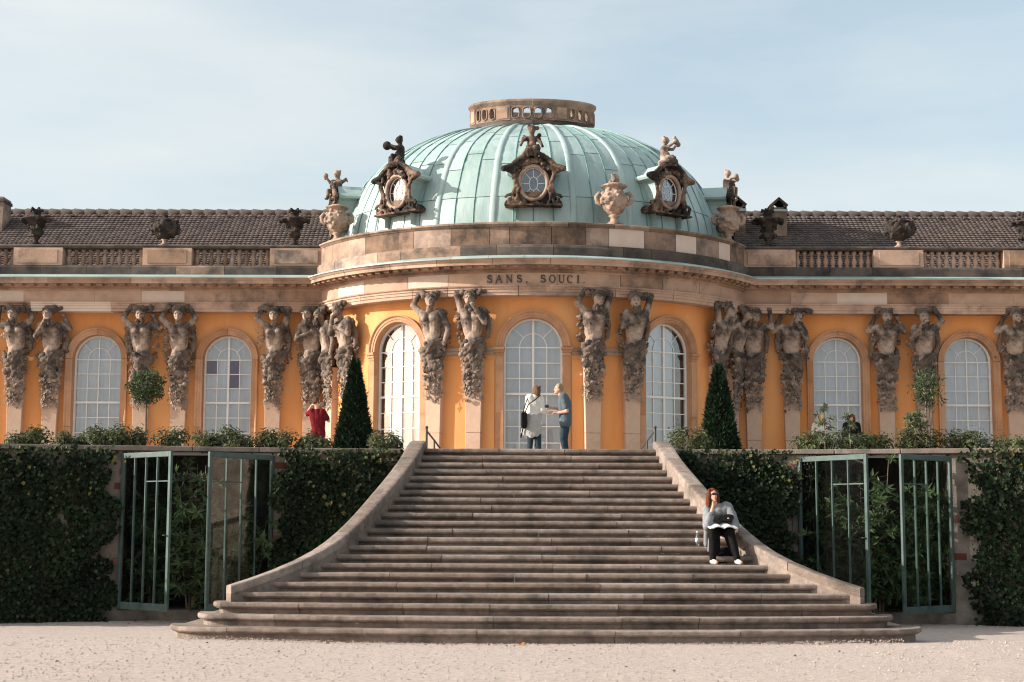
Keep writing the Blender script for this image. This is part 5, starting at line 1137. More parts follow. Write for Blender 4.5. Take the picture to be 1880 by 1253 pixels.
def shrub(px, half_px, py_top, Y, label, seed, m=M_SHRUB, n=900, leaf=.075, flat=0.75, name='shrub', base=None):
    c = at(px, 822, Y); w = half_px / F_PX * Y; top = at(px, py_top, Y).z; z0 = base if base is not None else TZ; o = thing(name, label, 'shrub', (c.x, Y, z0), 0, 'shrubs along the terrace edge'); r_ = rs_(seed); h = top - z0
    n_ = int(n); nl = 10; P, N_ = [], []
    lob = [(r_.uniform(-1.0, 1.0) * w, r_.uniform(-.35, .3), h * r_.uniform(.18, .66), r_.uniform(.28, .6)) for _ in range(nl)]
    for q in range(n_):
        lx, ly, lz, lr = lob[q % nl]; d = r_.normal(size=3); d /= np.linalg.norm(d); rad = r_.random() ** .35
        p = np.array([lx + d[0] * w * lr * rad, ly + d[1] * .32 * rad, lz + d[2] * h * .40 * rad + r_.normal() * .05])
        if p[2] < .02: p[2] = .02 + r_.random() * .1
        P.append(p); N_.append(d + np.array([0, -.3, .5]))
    leaf_mesh('foliage', P, N_, leaf * (.7 + .7 * r_.random(n_)), .55, m, o, .1, .3, seed)
    for q in range(5):
        lx, ly, lz, lr = lob[q]; MB().tube([(lx * .3, ly * .3, -.03), (lx * .7, ly * .7, lz * .6), (lx, ly, lz)], [.02, .014, .008], 6).build('stem', M_BARK, o)
    return o
SH = [(32, 44, 787, 32.0, 'rounded shrub at the far left end of the terrace wall'), (128, 24, 800, 31.9, 'low shrub under the left edge of the leftmost window'), (198, 42, 785, 32.0, 'leafy shrub before the leftmost window'),
      (283, 50, 790, 32.2, 'shrub at the foot of the left ball-shaped tree'), (395, 30, 797, 32.2, 'low shrub under the violet-paned window'), (458, 48, 784, 32.1, 'tall shrub spilling over the wall before the violet-paned window'),
      (530, 42, 796, 32.4, 'low shrub left of the man in red'), (585, 34, 810, 32.5, 'small shrub hiding the legs of the man in red'), (706, 26, 797, 32.7, 'small leafy plant right of the left cone yew'),
      (1264, 30, 786, 32.5, 'rounded pale green bush left of the right cone yew'), (1500, 60, 788, 32.3, 'broad shrub before the two half-hidden visitors'), (1610, 36, 800, 32.1, 'low shrub right of the half-hidden visitors'),
      (1672, 40, 796, 32.2, 'shrub at the foot of the right ball-shaped tree'), (1775, 52, 790, 32.0, 'reddish tinged shrub under the rightmost window'), (1855, 26, 806, 31.9, 'low shrub at the far right end of the wall')]
for i, (px, hp, pt, Y, lb) in enumerate(SH): shrub(px, hp, pt - 4, Y, lb, 300 + i, n=420 + hp * 22)

def yew(px, half_px, py_top, Y, label, seed):
    c = at(px, 822, Y); w = half_px / F_PX * Y; h = at(px, py_top, Y).z - TZ; o = thing('yew_cone', label, 'yew tree', (c.x, Y, TZ), 0, 'clipped yew cones beside the steps'); r_ = rs_(seed); n = 19000
    u = 1 - r_.random(n) ** .62; a = r_.random(n) * 6.283; z = .05 + u * (h - .06); prof = (1 - u) ** .88 * (1 + .13 * np.sin(7 * a + 14 * u) * np.sin(23 * u + 3 * a)); rad = w * (prof + .035) * (1 - .35 * r_.random(n) ** 2.2) * (1 + .22 * (r_.random(n) > .965))
    P = np.stack([np.cos(a) * rad, np.sin(a) * rad, z + .02 * r_.normal(size=n)], 1); out = np.stack([np.cos(a), np.sin(a), np.full(n, .9)], 1); Nn = np.stack([-np.sin(a), np.cos(a), r_.normal(size=n) * .6], 1) + r_.normal(size=(n, 3)) * .5
    leaf_mesh('foliage', P, Nn, .05 + .09 * r_.random(n) ** 2, .26, M_YEW, o, -.1, .2, seed, tang=out)
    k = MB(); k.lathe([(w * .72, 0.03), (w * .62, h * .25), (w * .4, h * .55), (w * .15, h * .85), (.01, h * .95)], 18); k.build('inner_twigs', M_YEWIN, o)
    MB().tube([(0, 0, -.05), (0, 0, .3)], .05, 8).build('trunk', M_BARK, o)
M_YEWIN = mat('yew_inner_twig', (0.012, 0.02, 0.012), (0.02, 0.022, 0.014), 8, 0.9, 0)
yew(650, 32, 660, 33.6, 'dark clipped cone yew left of the steps', 21); yew(1321, 33, 668, 33.6, 'dark clipped cone yew right of the steps', 22)

def ball_tree(px, py, rpx, Y, label, seed, stems=1, n=1150, tall=.95, rough=.16):
    c = at(px, py, Y); r0 = rpx / F_PX * Y; o = thing('ball_tree', label, 'tree', (c.x, Y, TZ), 0, 'ball-shaped standard trees in tubs'); r_ = rs_(seed); zc_ = c.z - TZ
    d = r_.normal(size=(n, 3)); d /= np.linalg.norm(d, axis=1, keepdims=True); rad = r0 * (.35 + .68 * r_.random(n) ** .4) * (1 + rough * np.sin(5 * d[:, 0] + seed) * np.cos(6 * d[:, 2]) + rough * .7 * np.sin(9 * d[:, 1] + 4 * d[:, 2]))
    P = d * rad[:, None] * np.array([1, .9, tall]) + np.array([0, 0, zc_])
    leaf_mesh('crown', P, d + r_.normal(size=(n, 3)) * .5, .07 + .05 * r_.random(n), .38, M_BAY, o, .1, .25, seed)
    for s in range(stems):
        dx = (s - (stems - 1) / 2) * .06
        MB().tube([(dx * 1.4, 0, -.02), (dx + .012, 0, zc_ * .4), (dx, 0, zc_ * .75), (dx * .5, 0, zc_ + r0 * .2)], [.024, .022, .02, .012], 8).build('trunk', M_BARK, o)
    for q in range(7):
        a = q * .9; MB().tube([(0, 0, zc_ - r0 * .5), (math.cos(a) * r0 * .4, math.sin(a) * r0 * .4, zc_), (math.cos(a) * r0 * .7, math.sin(a) * r0 * .7, zc_ + r0 * .3)], [.012, .008, .004], 5).build('branch', M_BARK, o)
ball_tree(269, 711, 31, 33.0, 'ball-shaped bay tree on one stem between the two left windows', 31)
ball_tree(1704, 714, 24, 33.0, 'looser ball-shaped tree on thin stems between the two right windows', 32, 3, 560, 1.3, .34)

def fig(x, y, z0, h, label, seed, tiers=7, spread=.45, leaf=.17, lean=0.0, m=None, bush=False):
    """sapling or bush: stems carrying rosettes of long leaves"""
    o = thing('fig_bush' if bush else 'sapling', label, 'bush' if bush else 'sapling', (x, y, z0), 0, 'plants growing at the glazed niches'); r_ = rs_(seed); P, N_, T = [], [], []
    def rosette(c, d, sc, n_=8):
        d = d / np.linalg.norm(d); a0 = np.cross(d, [0, 0, 1.0]); a0 = a0 / (np.linalg.norm(a0) + 1e-6); b0 = np.cross(d, a0)
        for q in range(n_):
            a = 6.283 * q / n_ + r_.uniform(-.3, .3); t = (a0 * math.cos(a) + b0 * math.sin(a)) + d * r_.uniform(.1, .7); P.append(c); T.append(t); N_.append(d - t * .3 + r_.normal(size=3) * .25); S_.append(leaf * sc * r_.uniform(.6, 1.15))
    S_ = []
    if bush:
        for st in range(6):
            a = r_.uniform(0, 6.28); tip = np.array([math.cos(a) * spread * r_.uniform(.3, 1), math.sin(a) * spread * .5, h * r_.uniform(.65, 1)]); b0 = np.array([tip[0] * .25, tip[1] * .25, 0])
            MB().tube([b0, (b0 + tip) / 2 + np.array([tip[0] * .12, 0, 0]), tip], [.022, .015, .006], 6).build('stem', M_BARK, o)
            for q in range(tiers * 2):
                u = .12 + .88 * r_.random(); c0 = b0 + (tip - b0) * u; e = np.array([r_.normal() * .22, -abs(r_.normal()) * .22, r_.normal() * .10]); rosette(c0 + e, e + np.array([0, -.25, .3]), 1.0)
                MB().tube([c0, c0 + e], [.006, .004], 4).build('branch', M_BARK, o)
    else:
        MB().tube([(0, 0, 0), (lean * .4 + .02, 0, h * .4), (lean, 0, h)], [.022, .016, .006], 7).build('trunk', M_BARK, o)
        for t in range(tiers * 3):
            u = .35 + .65 * (t + r_.random()) / (tiers * 3); sp = spread * (1.15 - .8 * u) * r_.uniform(.6, 1.1); a = t * 2.4 + r_.uniform(-.5, .5); s0 = np.array([lean * u, 0, h * u]); e = np.array([math.cos(a) * sp, math.sin(a) * sp * .8, sp * r_.uniform(-.15, .4)])
            MB().tube([s0, s0 + e * .55 + np.array([0, 0, .02]), s0 + e], [.008, .006, .003], 5).build('branch', M_BARK, o)
            for q in range(4): rosette(s0 + e * (.4 + .2 * q), e + np.array([0, 0, .35]) * sp, .62, 5)
        rosette(np.array([lean, 0, h]), np.array([0, -.2, 1.0]), .8)
    leaf_mesh('foliage', P, N_, S_, .32, m or (M_BAY if bush else M_FIG), o, .1, .2, seed, tang=T)  # niche bushes get the darker bay leaf: niche shade put into colour
    return o
c = at(1520, 800, 31.2); fig(c.x, 31.55, 1.2, at(1520, 748, 31.2).z - 1.2, 'tall thin sapling rising above the wall before the blonde visitor', 41, 8, .46, .21)
c = at(1566, 800, 31.2); fig(c.x, 31.5, 1.0, at(1566, 766, 31.2).z - 1.0, 'thin sapling rising above the wall before the dark-haired visitor', 42, 7, .44, .21)
c = at(1692, 800, 31.3); fig(c.x, 31.85, TZ, at(1692, 758, 31.3).z - TZ, 'tiered sapling under the right ball-shaped tree', 43, 8, .48, .20)
c = at(1600, 820, 30.2); fig(c.x, 30.75, 0, 3.15, 'fig bush growing out between the right glazed doors', 44, 12, .55, .20, bush=True)
c = at(1625, 930, 30.2); fig(c.x, 30.85, 0, 2.2, 'lower fig shoots inside the right niche', 45, 8, .40, .19, bush=True)
c = at(345, 900, 30.2); fig(c.x, 30.75, 0, 2.9, 'fig bush growing out between the left glazed doors', 46, 12, .50, .21, bush=True)
c = at(440, 900, 30.2); fig(c.x, 31.0, 0, 2.4, 'fig bush behind the glass of the inner left door', 47, 9, .5, .2, bush=True)
c = at(270, 900, 30.2); fig(c.x, 31.0, 0, 2.2, 'fig bush behind the glass of the outer left door', 48, 9, .5, .2, bush=True)
c = at(1530, 900, 30.2); fig(c.x, 31.0, 0, 2.6, 'fig bush behind the glass of the inner right door', 49, 9, .5, .2, bush=True)
c = at(1700, 900, 30.2); fig(c.x, 31.0, 0, 2.6, 'fig bush behind the glass of the outer right door', 50, 9, .5, .2, bush=True)

# an orange leaf fallen against the lowest step
p = at(958, 1180, 23.05)
lf_ = leaf_mesh('fallen_leaf', [(0, 0, 0), (.01, 0, .01), (-.01, .0, .0)], [(0, -.6, 1), (.5, -.6, 1), (-.5, -.6, 1)], .07, .7, mat('orange_leaf', (.55, .18, .03), None, 4, .6, 0), None, 0, .4, 9)
lf_.location = (p.x, 23.05, ground_z(p.x, 23.05) + .012); tag(lf_, 'orange fallen leaf at the foot of the lowest step', 'leaf')

# dry leaves gathered along the foot of the walls and the lowest step
r_ = rs_(77); P, N_ = [], []
for q in range(260):
    if q < 110: xx_ = r_.uniform(-5.3, 5.3); yy_ = 23.12 + .72 * (xx_ / 5.86) ** 2 - abs(r_.normal()) * .22
    elif q < 200: xx_ = r_.choice((-1, 1)) * r_.uniform(6.4, 11); yy_ = wall_y(xx_) - .25 - abs(r_.normal()) * .25
    else: xx_ = r_.uniform(-7, 7); yy_ = r_.uniform(10, 22.5)
    P.append((xx_, yy_, ground_z(xx_, yy_) + .012)); N_.append((r_.normal() * .4, -.2 + r_.normal() * .3, 1))
tag(leaf_mesh('leaf_litter', P, N_, .03 + .035 * r_.random(len(P)), .7, M_LITTER, None, 0, .35, 77), 'small dry leaves scattered over the gravel', 'leaf litter', kind='stuff')
# ------------------------------------------------------------------ people
def cloth(n, c, c2=None, rough=.9): return mat(n, c, c2, 9, rough, .25, 60, spec=.04)
def wp(px, py, Y): return at(px, py, Y)
M_HAIR_B = cloth('brown_hair', (.10, .06, .035), (.16, .10, .06), .55); M_HAIR_G = cloth('grey_blond_hair', (.24, .175, .12), (.32, .25, .19), .6)
M_HAIR_R = cloth('auburn_hair', (.085, .026, .014), (.14, .042, .02), .5); M_HAIR_Y = cloth('blond_hair', (.52, .33, .17), (.62, .45, .28), .55); M_HAIR_D = cloth('dark_brown_hair', (.06, .035, .025), (.10, .05, .03), .5)
M_CREAM = cloth('cream_knit', (.66, .63, .58), (.58, .55, .50)); M_TEE = cloth('slate_tee', (.10, .125, .145), (.085, .105, .125)); M_DENIM = cloth('dark_denim', (.025, .042, .055), (.035, .05, .062))
M_RED = cloth('dark_red_shirt', (.15, .014, .018), (.10, .010, .014)); M_GREYW = cloth('grey_wool', (.22, .225, .235), (.17, .175, .185)); M_BLACK = cloth('black_cloth', (.008, .008, .009), (.013, .012, .012)); M_SHOE = cloth('white_canvas', (.50, .48, .45)); M_DSHOE = cloth('dark_leather', (.04, .035, .03), None, .5)
M_LENS = mat('dark_plastic', (.012, .012, .014), (.02, .02, .022), 8, .25, 0, spec=.6); M_PAPER = mat('white_paper', (.74, .73, .72), (.68, .67, .66), 5, .8, .1); M_STRAP = M_BLACK
M_LIP = mat('lips', (.45, .12, .10), None, 8, .5, 0); M_EYE = mat('eye_dark', (.03, .02, .015), None, 8, .2, 0)

def person(label, J, org, out, vox=.011, k=1.0):
    """one continuous body grown from joints given in world space; hair and clothes are children"""
    o = thing('person', label, 'person', org); O = Vector(org); j = {a: (Vector(b) - O) for a, b in J.items() if a != 'face'}; fc = Vector(J['face']).normalized(); up = Vector((0, 0, 1)); sd = fc.cross(up).normalized()   # sd = the person's right
    hd, nk, pv = j['head'], j['neck'], j['pelvis']; rt = Matrix((sd, fc, up)).transposed(); ch = j.get('chest', nk.lerp(pv, .38))
    def torso(c, e):
        shm = (j['shL'] + j['shR']) / 2
        for s in ('L', 'R'):
            sh, hp = j['sh' + s], j['hip' + s]; mid = ch + (sh - shm) * .45
            c.cap(shm.lerp(sh, .80), .068 * k + e, mid, .105 * k + e); c.cap(mid, .105 * k + e, pv.lerp(hp, .45) + up * .12, .10 * k + e); c.cap(pv.lerp(hp, .5) + up * .10, .105 * k + e, hp, .10 * k + e)
        c.cap(ch, .115 * k + e, pv + up * .1, .105 * k + e); c.cap(shm, .07 * k + e, ch, .11 * k + e)
    def arm(c, s, e, f0=0, f1=1.0, fore=True):
        c.cap(j['sh' + s], .056 * k + e, j['el' + s], .042 * k + e)
        if fore: c.cap(j['el' + s], .042 * k + e, j['el' + s].lerp(j['ha' + s], f1), (.030 + .010 * (1 - f1)) * k + e)
    def leg(c, s, e, f1=1.0):
        c.cap(j['hip' + s], .092 * k + e, j['kn' + s], .060 * k + e); c.cap(j['kn' + s], .058 * k + e, j['kn' + s].lerp(j['an' + s], f1), .040 * k + e)
    b = MB(); torso(b, 0)
    b.cap(nk - up * .04, .058 * k, hd - up * .05 * k, .052 * k); b.ball(hd, (.074 * k, .092 * k, .112 * k), rot=rt); b.ball(hd + fc * .03 * k - up * .05 * k, (.058 * k, .062 * k, .062 * k), rot=rt)
    b.cap(hd + fc * .088 * k + up * .012 * k, .012 * k, hd + fc * .104 * k - up * .022 * k, .016 * k); b.ball(hd + fc * .085 * k - up * .058 * k, (.026 * k, .014 * k, .012 * k), rot=rt); b.ball(hd + fc * .078 * k - up * .09 * k, .022 * k)
    for sg in (-1, 1): b.ball(hd + sd * sg * .076 * k - up * .008 * k, (.012 * k, .02 * k, .03 * k), rot=rt)
    for s, sg in (('L', -1), ('R', 1)):
        arm(b, s, 0); leg(b, s, 0); an = j['an' + s]; toe = an + fc * .15 * k - up * .045; b.cap(an - up * .03 - fc * .03, .036 * k, toe, .03 * k)
        ha = j['ha' + s]; d = (ha - j['el' + s]).normalized(); hv = Vector(out.get('hand' + s, d)).normalized(); w = hv.cross(up); w = w.normalized() if w.length > .2 else sd; pn = w.cross(hv).normalized()
        b.cap(ha, .028 * k, ha + hv * .07 * k, .030 * k); pal = ha + hv * .075 * k
        for q, (ln, off) in enumerate(((.062, -.030), (.074, -.010), (.070, .010), (.055, .029))):
            a = pal + w * off * k; m1 = a + (hv * .6 - pn * .35).normalized() * ln * .55 * k; b.cap(a, .0105 * k, m1, .010 * k); b.cap(m1, .010 * k, m1 + (hv * .4 - pn * .9).normalized() * ln * .5 * k, .009 * k)
        th0 = ha + hv * .03 * k - w * sg * .026 * k; b.cap(th0, .013 * k, th0 + (hv * .6 - w * sg * .8).normalized() * .045 * k, .011 * k); b.cap(th0 + (hv * .6 - w * sg * .8).normalized() * .045 * k, .011 * k, th0 + (hv * .6 - w * sg * .8).normalized() * .045 * k + (hv - pn * .4).normalized() * .03 * k, .009 * k)
    ob = b.build('body', M_SKIN, o, fix=False); voxel(ob, vox, 2)
    for sg in (-1, 1): MB().ball(hd + fc * .084 * k + sd * sg * .030 * k + up * .008 * k, .0095 * k).build('eye', M_EYE, o)
    MB().ball(hd + fc * .096 * k - up * .058 * k, (.022 * k, .006, .008 * k), rot=rt).build('mouth', M_LIP, o)
    if 'trousers' in out:
        c = MB()
        for s in ('L', 'R'): leg(c, s, .020, .96); c.cap(pv.lerp(j['hip' + s], .5) + up * .11, .112 * k, j['hip' + s], .115 * k)
        for a, ra, b_, rb in out.get('leg_extra', ()): c.cap(Vector(a) - O, ra, Vector(b_) - O, rb)
        c.cap(pv + up * .10, .12 * k, pv, .12 * k); ob = c.build('trousers', out['trousers'], o, fix=False); voxel(ob, vox, 2, .012, .07)
    if 'top' in out:
        c = MB(); torso(c, .022 + out.get('loose', 0))
        for s in ('L', 'R'):
            if out.get('sleeve', 'long') == 'long': arm(c, s, .020 + out.get('loose', 0), f1=out.get('cuff', .92))
            else: c.cap(j['sh' + s], .075 * k, j['sh' + s].lerp(j['el' + s], .72), .066 * k)
        for a, ra, b_, rb in out.get('top_extra', ()): c.cap(Vector(a) - O, ra, Vector(b_) - O, rb)
        ob = c.build(out.get('top_name', 'shirt'), out['top'], o, fix=False); voxel(ob, vox, 2, .012, .07)
    if 'shoes' in out:
        for s in ('L', 'R'):
            an = j['an' + s]; c = MB(); c.cap(an - up * .035 - fc * .035, .046 * k, an + fc * .13 * k - up * .05, .038 * k); c.cap(an - up * .02, .045 * k, an + fc * .05 - up * .04, .045 * k); ob = c.build('shoe', out['shoes'], o, fix=False); voxel(ob, .009, 1)
    hm, hs = out['hair']; c = MB(); r_ = random.Random(len(label))
    c.ball(hd + up * .022 * k - fc * .016 * k, (.084 * k, .098 * k, .108 * k), rot=rt)
    for q in range(16): a = r_.uniform(-2.2, 2.2); c.ball(hd - fc * math.cos(a) * .07 * k + sd * math.sin(a) * .078 * k + up * r_.uniform(-.02, .09) * k, r_.uniform(.025, .04) * k)
    if hs in ('bob', 'long'):
        drop = .13 if hs == 'bob' else .34
        for q in range(13):
            a = -1.75 + 3.5 * q / 12; p0 = hd - fc * math.cos(a) * .075 * k + sd * math.sin(a) * .085 * k; p1 = p0 - up * (drop * (.8 + .3 * r_.random())) * k - fc * .01 + sd * math.sin(a) * .02; c.tube([p0 + up * .03, p0.lerp(p1, .5) + sd * r_.uniform(-.012, .012), p1], [.034 * k, .034 * k, .018 * k], 7)
    # keep the face clear of hair
    c.v = [tuple(Vector(p)) if (Vector(p) - hd).dot(fc) < .052 * k or (Vector(p) - hd).z > .055 * k else tuple(Vector(p) - fc * ((Vector(p) - hd).dot(fc) - .052 * k)) for p in c.v]
    ob = c.build('hair', hm, o, fix=False); voxel(ob, .010, 1, .012, .03)
    return o
def stand(px, Y, hip_px=None): return at(px, 840, Y).x

# --- couple on the landing
Y = 36.0; zt = TZ
J = dict(head=wp(1026, 714.5, Y), neck=wp(1032, 727, Y), chest=wp(1037, 742, Y), pelvis=wp(1038, 772, Y), shL=wp(1034, 730.5, Y - .17), shR=wp(1036, 731, Y + .17), elL=wp(1041, 755.5, Y - .24), elR=wp(1030, 752, Y + .18),
         haL=wp(1024, 758.5, Y - .14), haR=wp(1013, 749, Y + .02), hipL=wp(1038, 776, Y - .09), hipR=wp(1038, 776, Y + .09), face=(-.96, -.10, -.28))
xh = J['hipL'].x
J.update(knL=Vector((xh - .05, Y - .10, zt + .50)), knR=Vector((xh - .02, Y + .12, zt + .50)), anL=Vector((xh + .02, Y - .10, zt + .09)), anR=Vector((xh + .04, Y + .14, zt + .09)))
J['face'] = (-.97, -.12, 0)
man = person('man in a slate T-shirt and dark trousers looking down at a camera', J, (xh, Y, zt), dict(top=M_TEE, top_name='t_shirt', sleeve='short', loose=.02, trousers=M_DENIM, shoes=M_DSHOE, hair=(M_HAIR_G, 'short'), handL=(-1, .1, .05), handR=(-1, -.05, .1)), .011, 1.06)
MB().box((0, 0, 0), (.03, .30, .035), Matrix.Translation(J['pelvis'] - Vector((xh, Y, zt)) + Vector((0.02, 0, .085)))).build('belt', M_DSHOE, man)
Y2 = 35.5
J = dict(head=wp(985.5, 717.5, Y2), neck=wp(983, 728, Y2), chest=wp(981, 743, Y2), pelvis=wp(979.5, 771, Y2), shL=wp(971, 731, Y2 - .04), shR=wp(992, 732, Y2 + .0), elL=wp(968.5, 754, Y2 + .12), elR=wp(995, 754, Y2 - .06),
         haL=wp(985, 760, Y2 + .30), haR=wp(1004, 757, Y2 + .12), hipL=wp(974, 776, Y2), hipR=wp(985.5, 776, Y2), face=(.80, .60, 0))
J.update(knL=Vector((J['hipL'].x - .0, Y2 + .04, zt + .47)), knR=Vector((J['hipR'].x + .03, Y2 + .02, zt + .47)), anL=Vector((J['hipL'].x - .03, Y2 + .0, zt + .09)), anR=Vector((J['hipR'].x + .04, Y2 + .02, zt + .09)))
og = Vector((J['pelvis'].x, Y2, zt))
wom = person('woman in a cream jacket with a black shoulder bag seen from behind', J, og, dict(top=M_CREAM, top_name='jacket', loose=.012, trousers=M_DENIM, shoes=M_DSHOE, hair=(M_HAIR_B, 'bob')), .011, .96)
c = MB(); pv = J['pelvis'] - og      # jumper tied round the waist
for i in range(34):
    a = 6.283 * i / 34; c.cap(pv + Vector((math.cos(a) * .15, math.sin(a) * .12, .10)), .045, pv + Vector((math.cos(a) * .205 - .05, math.sin(a) * .17, -.34 + .05 * math.cos(a * 2) + .015 * math.sin(a * 9))), .036)
ob = c.build('tied_jumper', M_GREYJ := cloth('pale_grey_jumper', (.42, .40, .375), (.33, .315, .30)), wom, fix=False); voxel(ob, .012, 2, .02, .08)
bag = thing('shoulder_bag', 'black shoulder bag on the hip of the woman in cream', 'bag', wp(962, 772, Y2 - .16))
c = MB(); c.box((0, 0, 0), (.13, .26, .36)); c.build('bag_body', M_BLACK, bag, bevel=.03)
sb = wp(992, 727.5, Y2 - .10) - bag.location; MB().tube([(0.02, -.02, .17), (.10, -.06, .36), tuple(sb * .7 + Vector((0, -.10, .08))), tuple(sb + Vector((0, 0, .02)))], .016, 6, flat=.4).build('strap', M_BLACK, bag)
MB().tube([(-.02, .02, .17), (.03, .0, .36), tuple(wp(970, 727, Y2 - .08) - bag.location)], .012, 6).build('strap', M_BLACK, bag)
MB().tube([(-.02, 0, -.17), (-.05, 0, -.30), (-.07, 0, -.40)], .016, 6).build('strap', M_BLACK, bag)
cm = wp(1005, 746.5, Y + .0); camera_o = thing('compact_camera', 'small black camera held up between the couple', 'camera', cm)
MB().box((0, 0, 0), (.06, .12, .075)).build('camera_body', M_LENS, camera_o, bevel=.008); MB().tube([(-.03, 0, 0), (-.075, 0, -.005)], [.033, .030], 12).build('lens', M_LENS, camera_o)

# --- man in red taking a picture
Y = 40.6
J = dict(head=wp(581, 738.5, Y), neck=wp(582.5, 751.5, Y), chest=wp(583.5, 767.5, Y), pelvis=wp(584, 793.5, Y), shL=wp(570.5, 756.5, Y), shR=wp(594, 757, Y), elL=wp(562.5, 762.5, Y + .20), elR=wp(603.5, 773.5, Y + .10), haL=wp(572, 745.5, Y + .34), haR=wp(594.5, 750.5, Y + .30),
         hipL=wp(579, 797.5, Y), hipR=wp(589, 797.5, Y), face=(.85, .52, 0))
for s in 'LR': J['kn' + s] = Vector((J['hip' + s].x, Y + .02, zt + .47)); J['an' + s] = Vector((J['hip' + s].x, Y, zt + .09))
og = Vector((J['pelvis'].x, Y, zt))
person('man in a dark red shirt photographing by the left yew', J, og, dict(top=M_RED, sleeve='short', loose=.008, trousers=M_DENIM, shoes=M_DSHOE, hair=(M_HAIR_D, 'short'), handL=(.6, .2, .5), handR=(-.2, .2, .9)), .012, 1.04)
cm = wp(592.5, 742.5, Y + .28); k = thing('photo_camera', 'black camera raised by the man in red', 'camera', cm, R(-25)); MB().box((0, 0, 0), (.15, .07, .11)).build('camera_body', M_LENS, k, bevel=.01); MB().tube([(0, .03, 0), (0, .12, 0)], .038, 12).build('lens', M_LENS, k)

# --- two visitors half hidden by the shrubs on the right
for px, py, Y, lb, tm, hr, hs in ((1507, 768, 43.6, 'blonde visitor in a white top half hidden by a sapling', M_SHOE, M_HAIR_Y, 'long'), (1563, 768, 43.6, 'dark-haired visitor in dark clothes half hidden by a sapling', M_BLACK, M_HAIR_R, 'bob')):
    h = wp(px, py, Y); zt_ = TZ
    J = dict(head=h, neck=h + Vector((0, 0, -.14)), pelvis=h + Vector((0, 0, -.70)), shL=h + Vector((-.17, 0, -.20)), shR=h + Vector((.17, 0, -.20)), elL=h + Vector((-.22, .02, -.46)), elR=h + Vector((.22, .02, -.46)), haL=h + Vector((-.18, -.12, -.66)), haR=h + Vector((.18, -.12, -.66)),
             hipL=h + Vector((-.09, 0, -.74)), hipR=h + Vector((.09, 0, -.74)), knL=Vector((h.x - .09, Y, zt_ + .44)), knR=Vector((h.x + .09, Y, zt_ + .44)), anL=Vector((h.x - .09, Y, zt_ + .09)), anR=Vector((h.x + .09, Y, zt_ + .09)), face=(-.35, .93, 0) if px < 1530 else (-.6, -.8, 0))
    person(lb, J, Vector((h.x, Y, zt_)), dict(top=tm, loose=.01, trousers=M_DENIM, shoes=M_DSHOE, hair=(hr, hs)), .014, .96)

# --- woman sitting on the steps
ZF = STEP_Z[6]; YS = 26.35
J = dict(head=wp(1309, 909, YS - .06), neck=wp(1313, 925, YS), chest=wp(1318, 942, YS), pelvis=wp(1323, 969, YS + .12), shL=wp(1336, 931, YS), shR=wp(1299, 936, YS - .02), elR=wp(1298, 967, YS - .42), haR=wp(1309, 931, YS - .27), elL=wp(1349, 960, YS - .18), haL=wp(1352, 975, YS - .36),
         hipL=wp(1332, 974, YS + .08), hipR=wp(1315, 974, YS + .08), knR=wp(1308, 978, YS - .50), knL=wp(1341, 978, YS - .48), anR=Vector((at(1309, 1030, 25.72).x, 25.72, ZF + .085)), anL=Vector((at(1354, 1030, 25.72).x, 25.72, ZF + .085)), face=(.30, -.93, .0))
og = Vector((at(1325, 1030, 26.1).x, 26.1, ZF))
sit = person('seated woman in grey cardigan and sunglasses resting her chin on her hand', J, og, dict(top=M_GREYW, top_name='cardigan', loose=.014, cuff=.55, trousers=M_BLACK, shoes=M_SHOE, leg_extra=[(wp(1313, 980, YS - .42), .085, wp(1314, 1012, 25.85), .075), (wp(1337, 980, YS - .42), .085, wp(1347, 1012, 25.85), .075), (wp(1309, 978, YS - .3), .09, wp(1320, 974, YS), .10), (wp(1340, 978, YS - .3), .09, wp(1330, 974, YS), .10)], hair=(M_HAIR_R, 'long'), handR=(.15, -.1, 1), handL=(-.55, -.7, -.25),
      top_extra=[(wp(1298, 955, YS - .12), .055, wp(1297, 1000, YS - .05), .05), (wp(1344, 944, YS), .075, wp(1349, 962, YS - .12), .07), (wp(1303, 990, YS - .22), .03, wp(1301, 1012, YS - .25), .022)]), .011, .92)
hd = J['head'] - og; fc = Vector(J['face']).normalized(); s_ = fc.cross(Vector((0, 0, 1))).normalized(); gl = MB()
rt = Matrix((s_, fc, Vector((0, 0, 1)))).transposed()
for sg in (-1, 1): gl.ball(hd + fc * .098 + s_ * sg * .034 + Vector((0, 0, .014)), (.034, .014, .024), rot=rt); gl.tube([hd + fc * .09 + s_ * sg * .066 + Vector((0, 0, .018)), hd + s_ * sg * .082 + Vector((0, 0, .012))], .006, 5)
gl.tube([hd + fc * .108 + s_ * .03 + Vector((0, 0, .02)), hd + fc * .108 - s_ * .03 + Vector((0, 0, .02))], .007, 5); gl.build('sunglasses', M_LENS, sit)
w0 = wp(1306.5, 946, YS - .36) - og; MB().tube([w0 + Vector((math.cos(R(a)) * .036, math.sin(R(a)) * .036, .006 * math.cos(R(a)))) for a in range(0, 361, 30)], .007, 5, caps=False).build('bracelet', M_LENS, sit)
b = thing('handbag', 'dark handbag in the lap of the seated woman', 'bag', wp(1332, 952, YS - .24), R(6)); c = MB(); c.cap((-.07, 0, 0), .045, (.10, 0, .02), .04); c.ball((0, -.02, -.03), (.11, .04, .04)); ob = c.build('bag_body', M_DSHOE, b, fix=False); voxel(ob, .012, 1, .015, .06)
MB().tube([(-.12, -.03, .03), (-.06, -.06, .06), (.06, -.06, .06), (.13, -.03, .04)], .010, 6).build('handle', M_DSHOE, b); MB().ball((.03, -.066, .0), (.016, .008, .011)).build('clasp', M_WHITE, b)
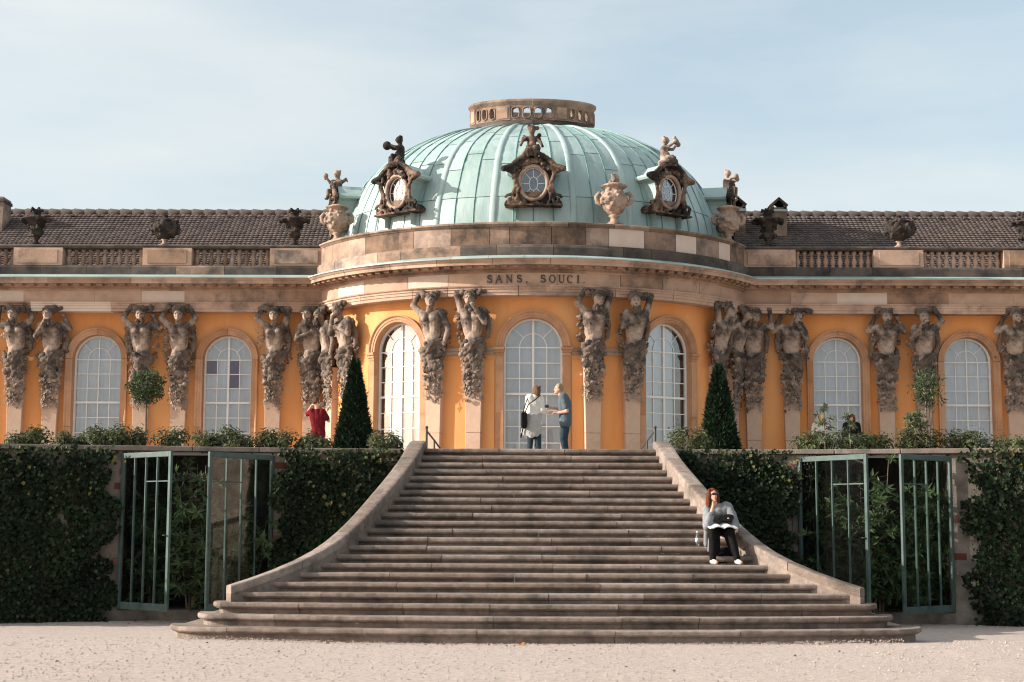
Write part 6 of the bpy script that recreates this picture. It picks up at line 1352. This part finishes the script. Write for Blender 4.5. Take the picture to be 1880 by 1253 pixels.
bk = thing('open_magazine', 'open white magazine on the knees of the seated woman', 'magazine', wp(1325, 969.5, YS - .44), R(8))
for sg in (-1, 1):
    n_ = 8; v = []
    for i in range(n_ + 1):
        u = i / n_; x = sg * .24 * u; z = .030 * math.sin(math.pi * min(u * 1.3, 1)) + .004
        v += [(x, -.15, z), (x, .15, z + .05), (x, .15, z + .05 - .022), (x, -.15, z - .022)]
    MB().add(v, [(i * 4 + q, (i + 1) * 4 + q, (i + 1) * 4 + (q + 1) % 4, i * 4 + (q + 1) % 4) for i in range(n_) for q in range(4)] + [(0, 1, 2, 3), (n_ * 4 + 3, n_ * 4 + 2, n_ * 4 + 1, n_ * 4)], True).build('pages', M_PAPER, bk)
p = at(1280.5, 1003, STEP_Y[8] + .10); wb = thing('water_bottle', 'clear plastic water bottle on the step beside the seated woman', 'bottle', (p.x, STEP_Y[8] + .10, STEP_Z[8] + .003))
G_BOT = glass_mat('clear_plastic', (.86, .90, .93), .12)
MB().lathe([(.030, 0), (.034, .01), (.034, .07), (.031, .085), (.034, .10), (.034, .17), (.022, .205), (.013, .22), (.013, .235)], 16).build('bottle_body', G_BOT, wb)
MB().lathe([(.0355, .08), (.0355, .145)], 16).build('bottle_label', mat('bottle_label', (.35, .45, .60), (.75, .78, .80), 18, .5, 0), wb); MB().lathe([(.015, .232), (.015, .255), (.012, .258)], 12).build('bottle_cap', M_WHITE, wb)
sl = thing('shoulder_satchel', 'dark bag on the step between the feet of the seated woman', 'bag', (og.x + .0, 25.95, ZF), R(5)); c = MB(); c.cap((-.09, .03, .09), .085, (.10, .03, .11), .09); c.cap((-.06, .08, .2), .07, (.08, .08, .22), .07); ob = c.build('bag_body', M_BLACK, sl, fix=False); voxel(ob, .014, 1)
MB().tube([(-.1, -.04, .10), (-.05, -.07, .17), (.02, -.07, .05), (.05, -.08, .01)], .009, 5).build('strap', M_BLACK, sl)
for o in list(scn.objects):
    if o.parent is None and o.get('category') and 'kind' not in o: o['kind'] = 'thing'
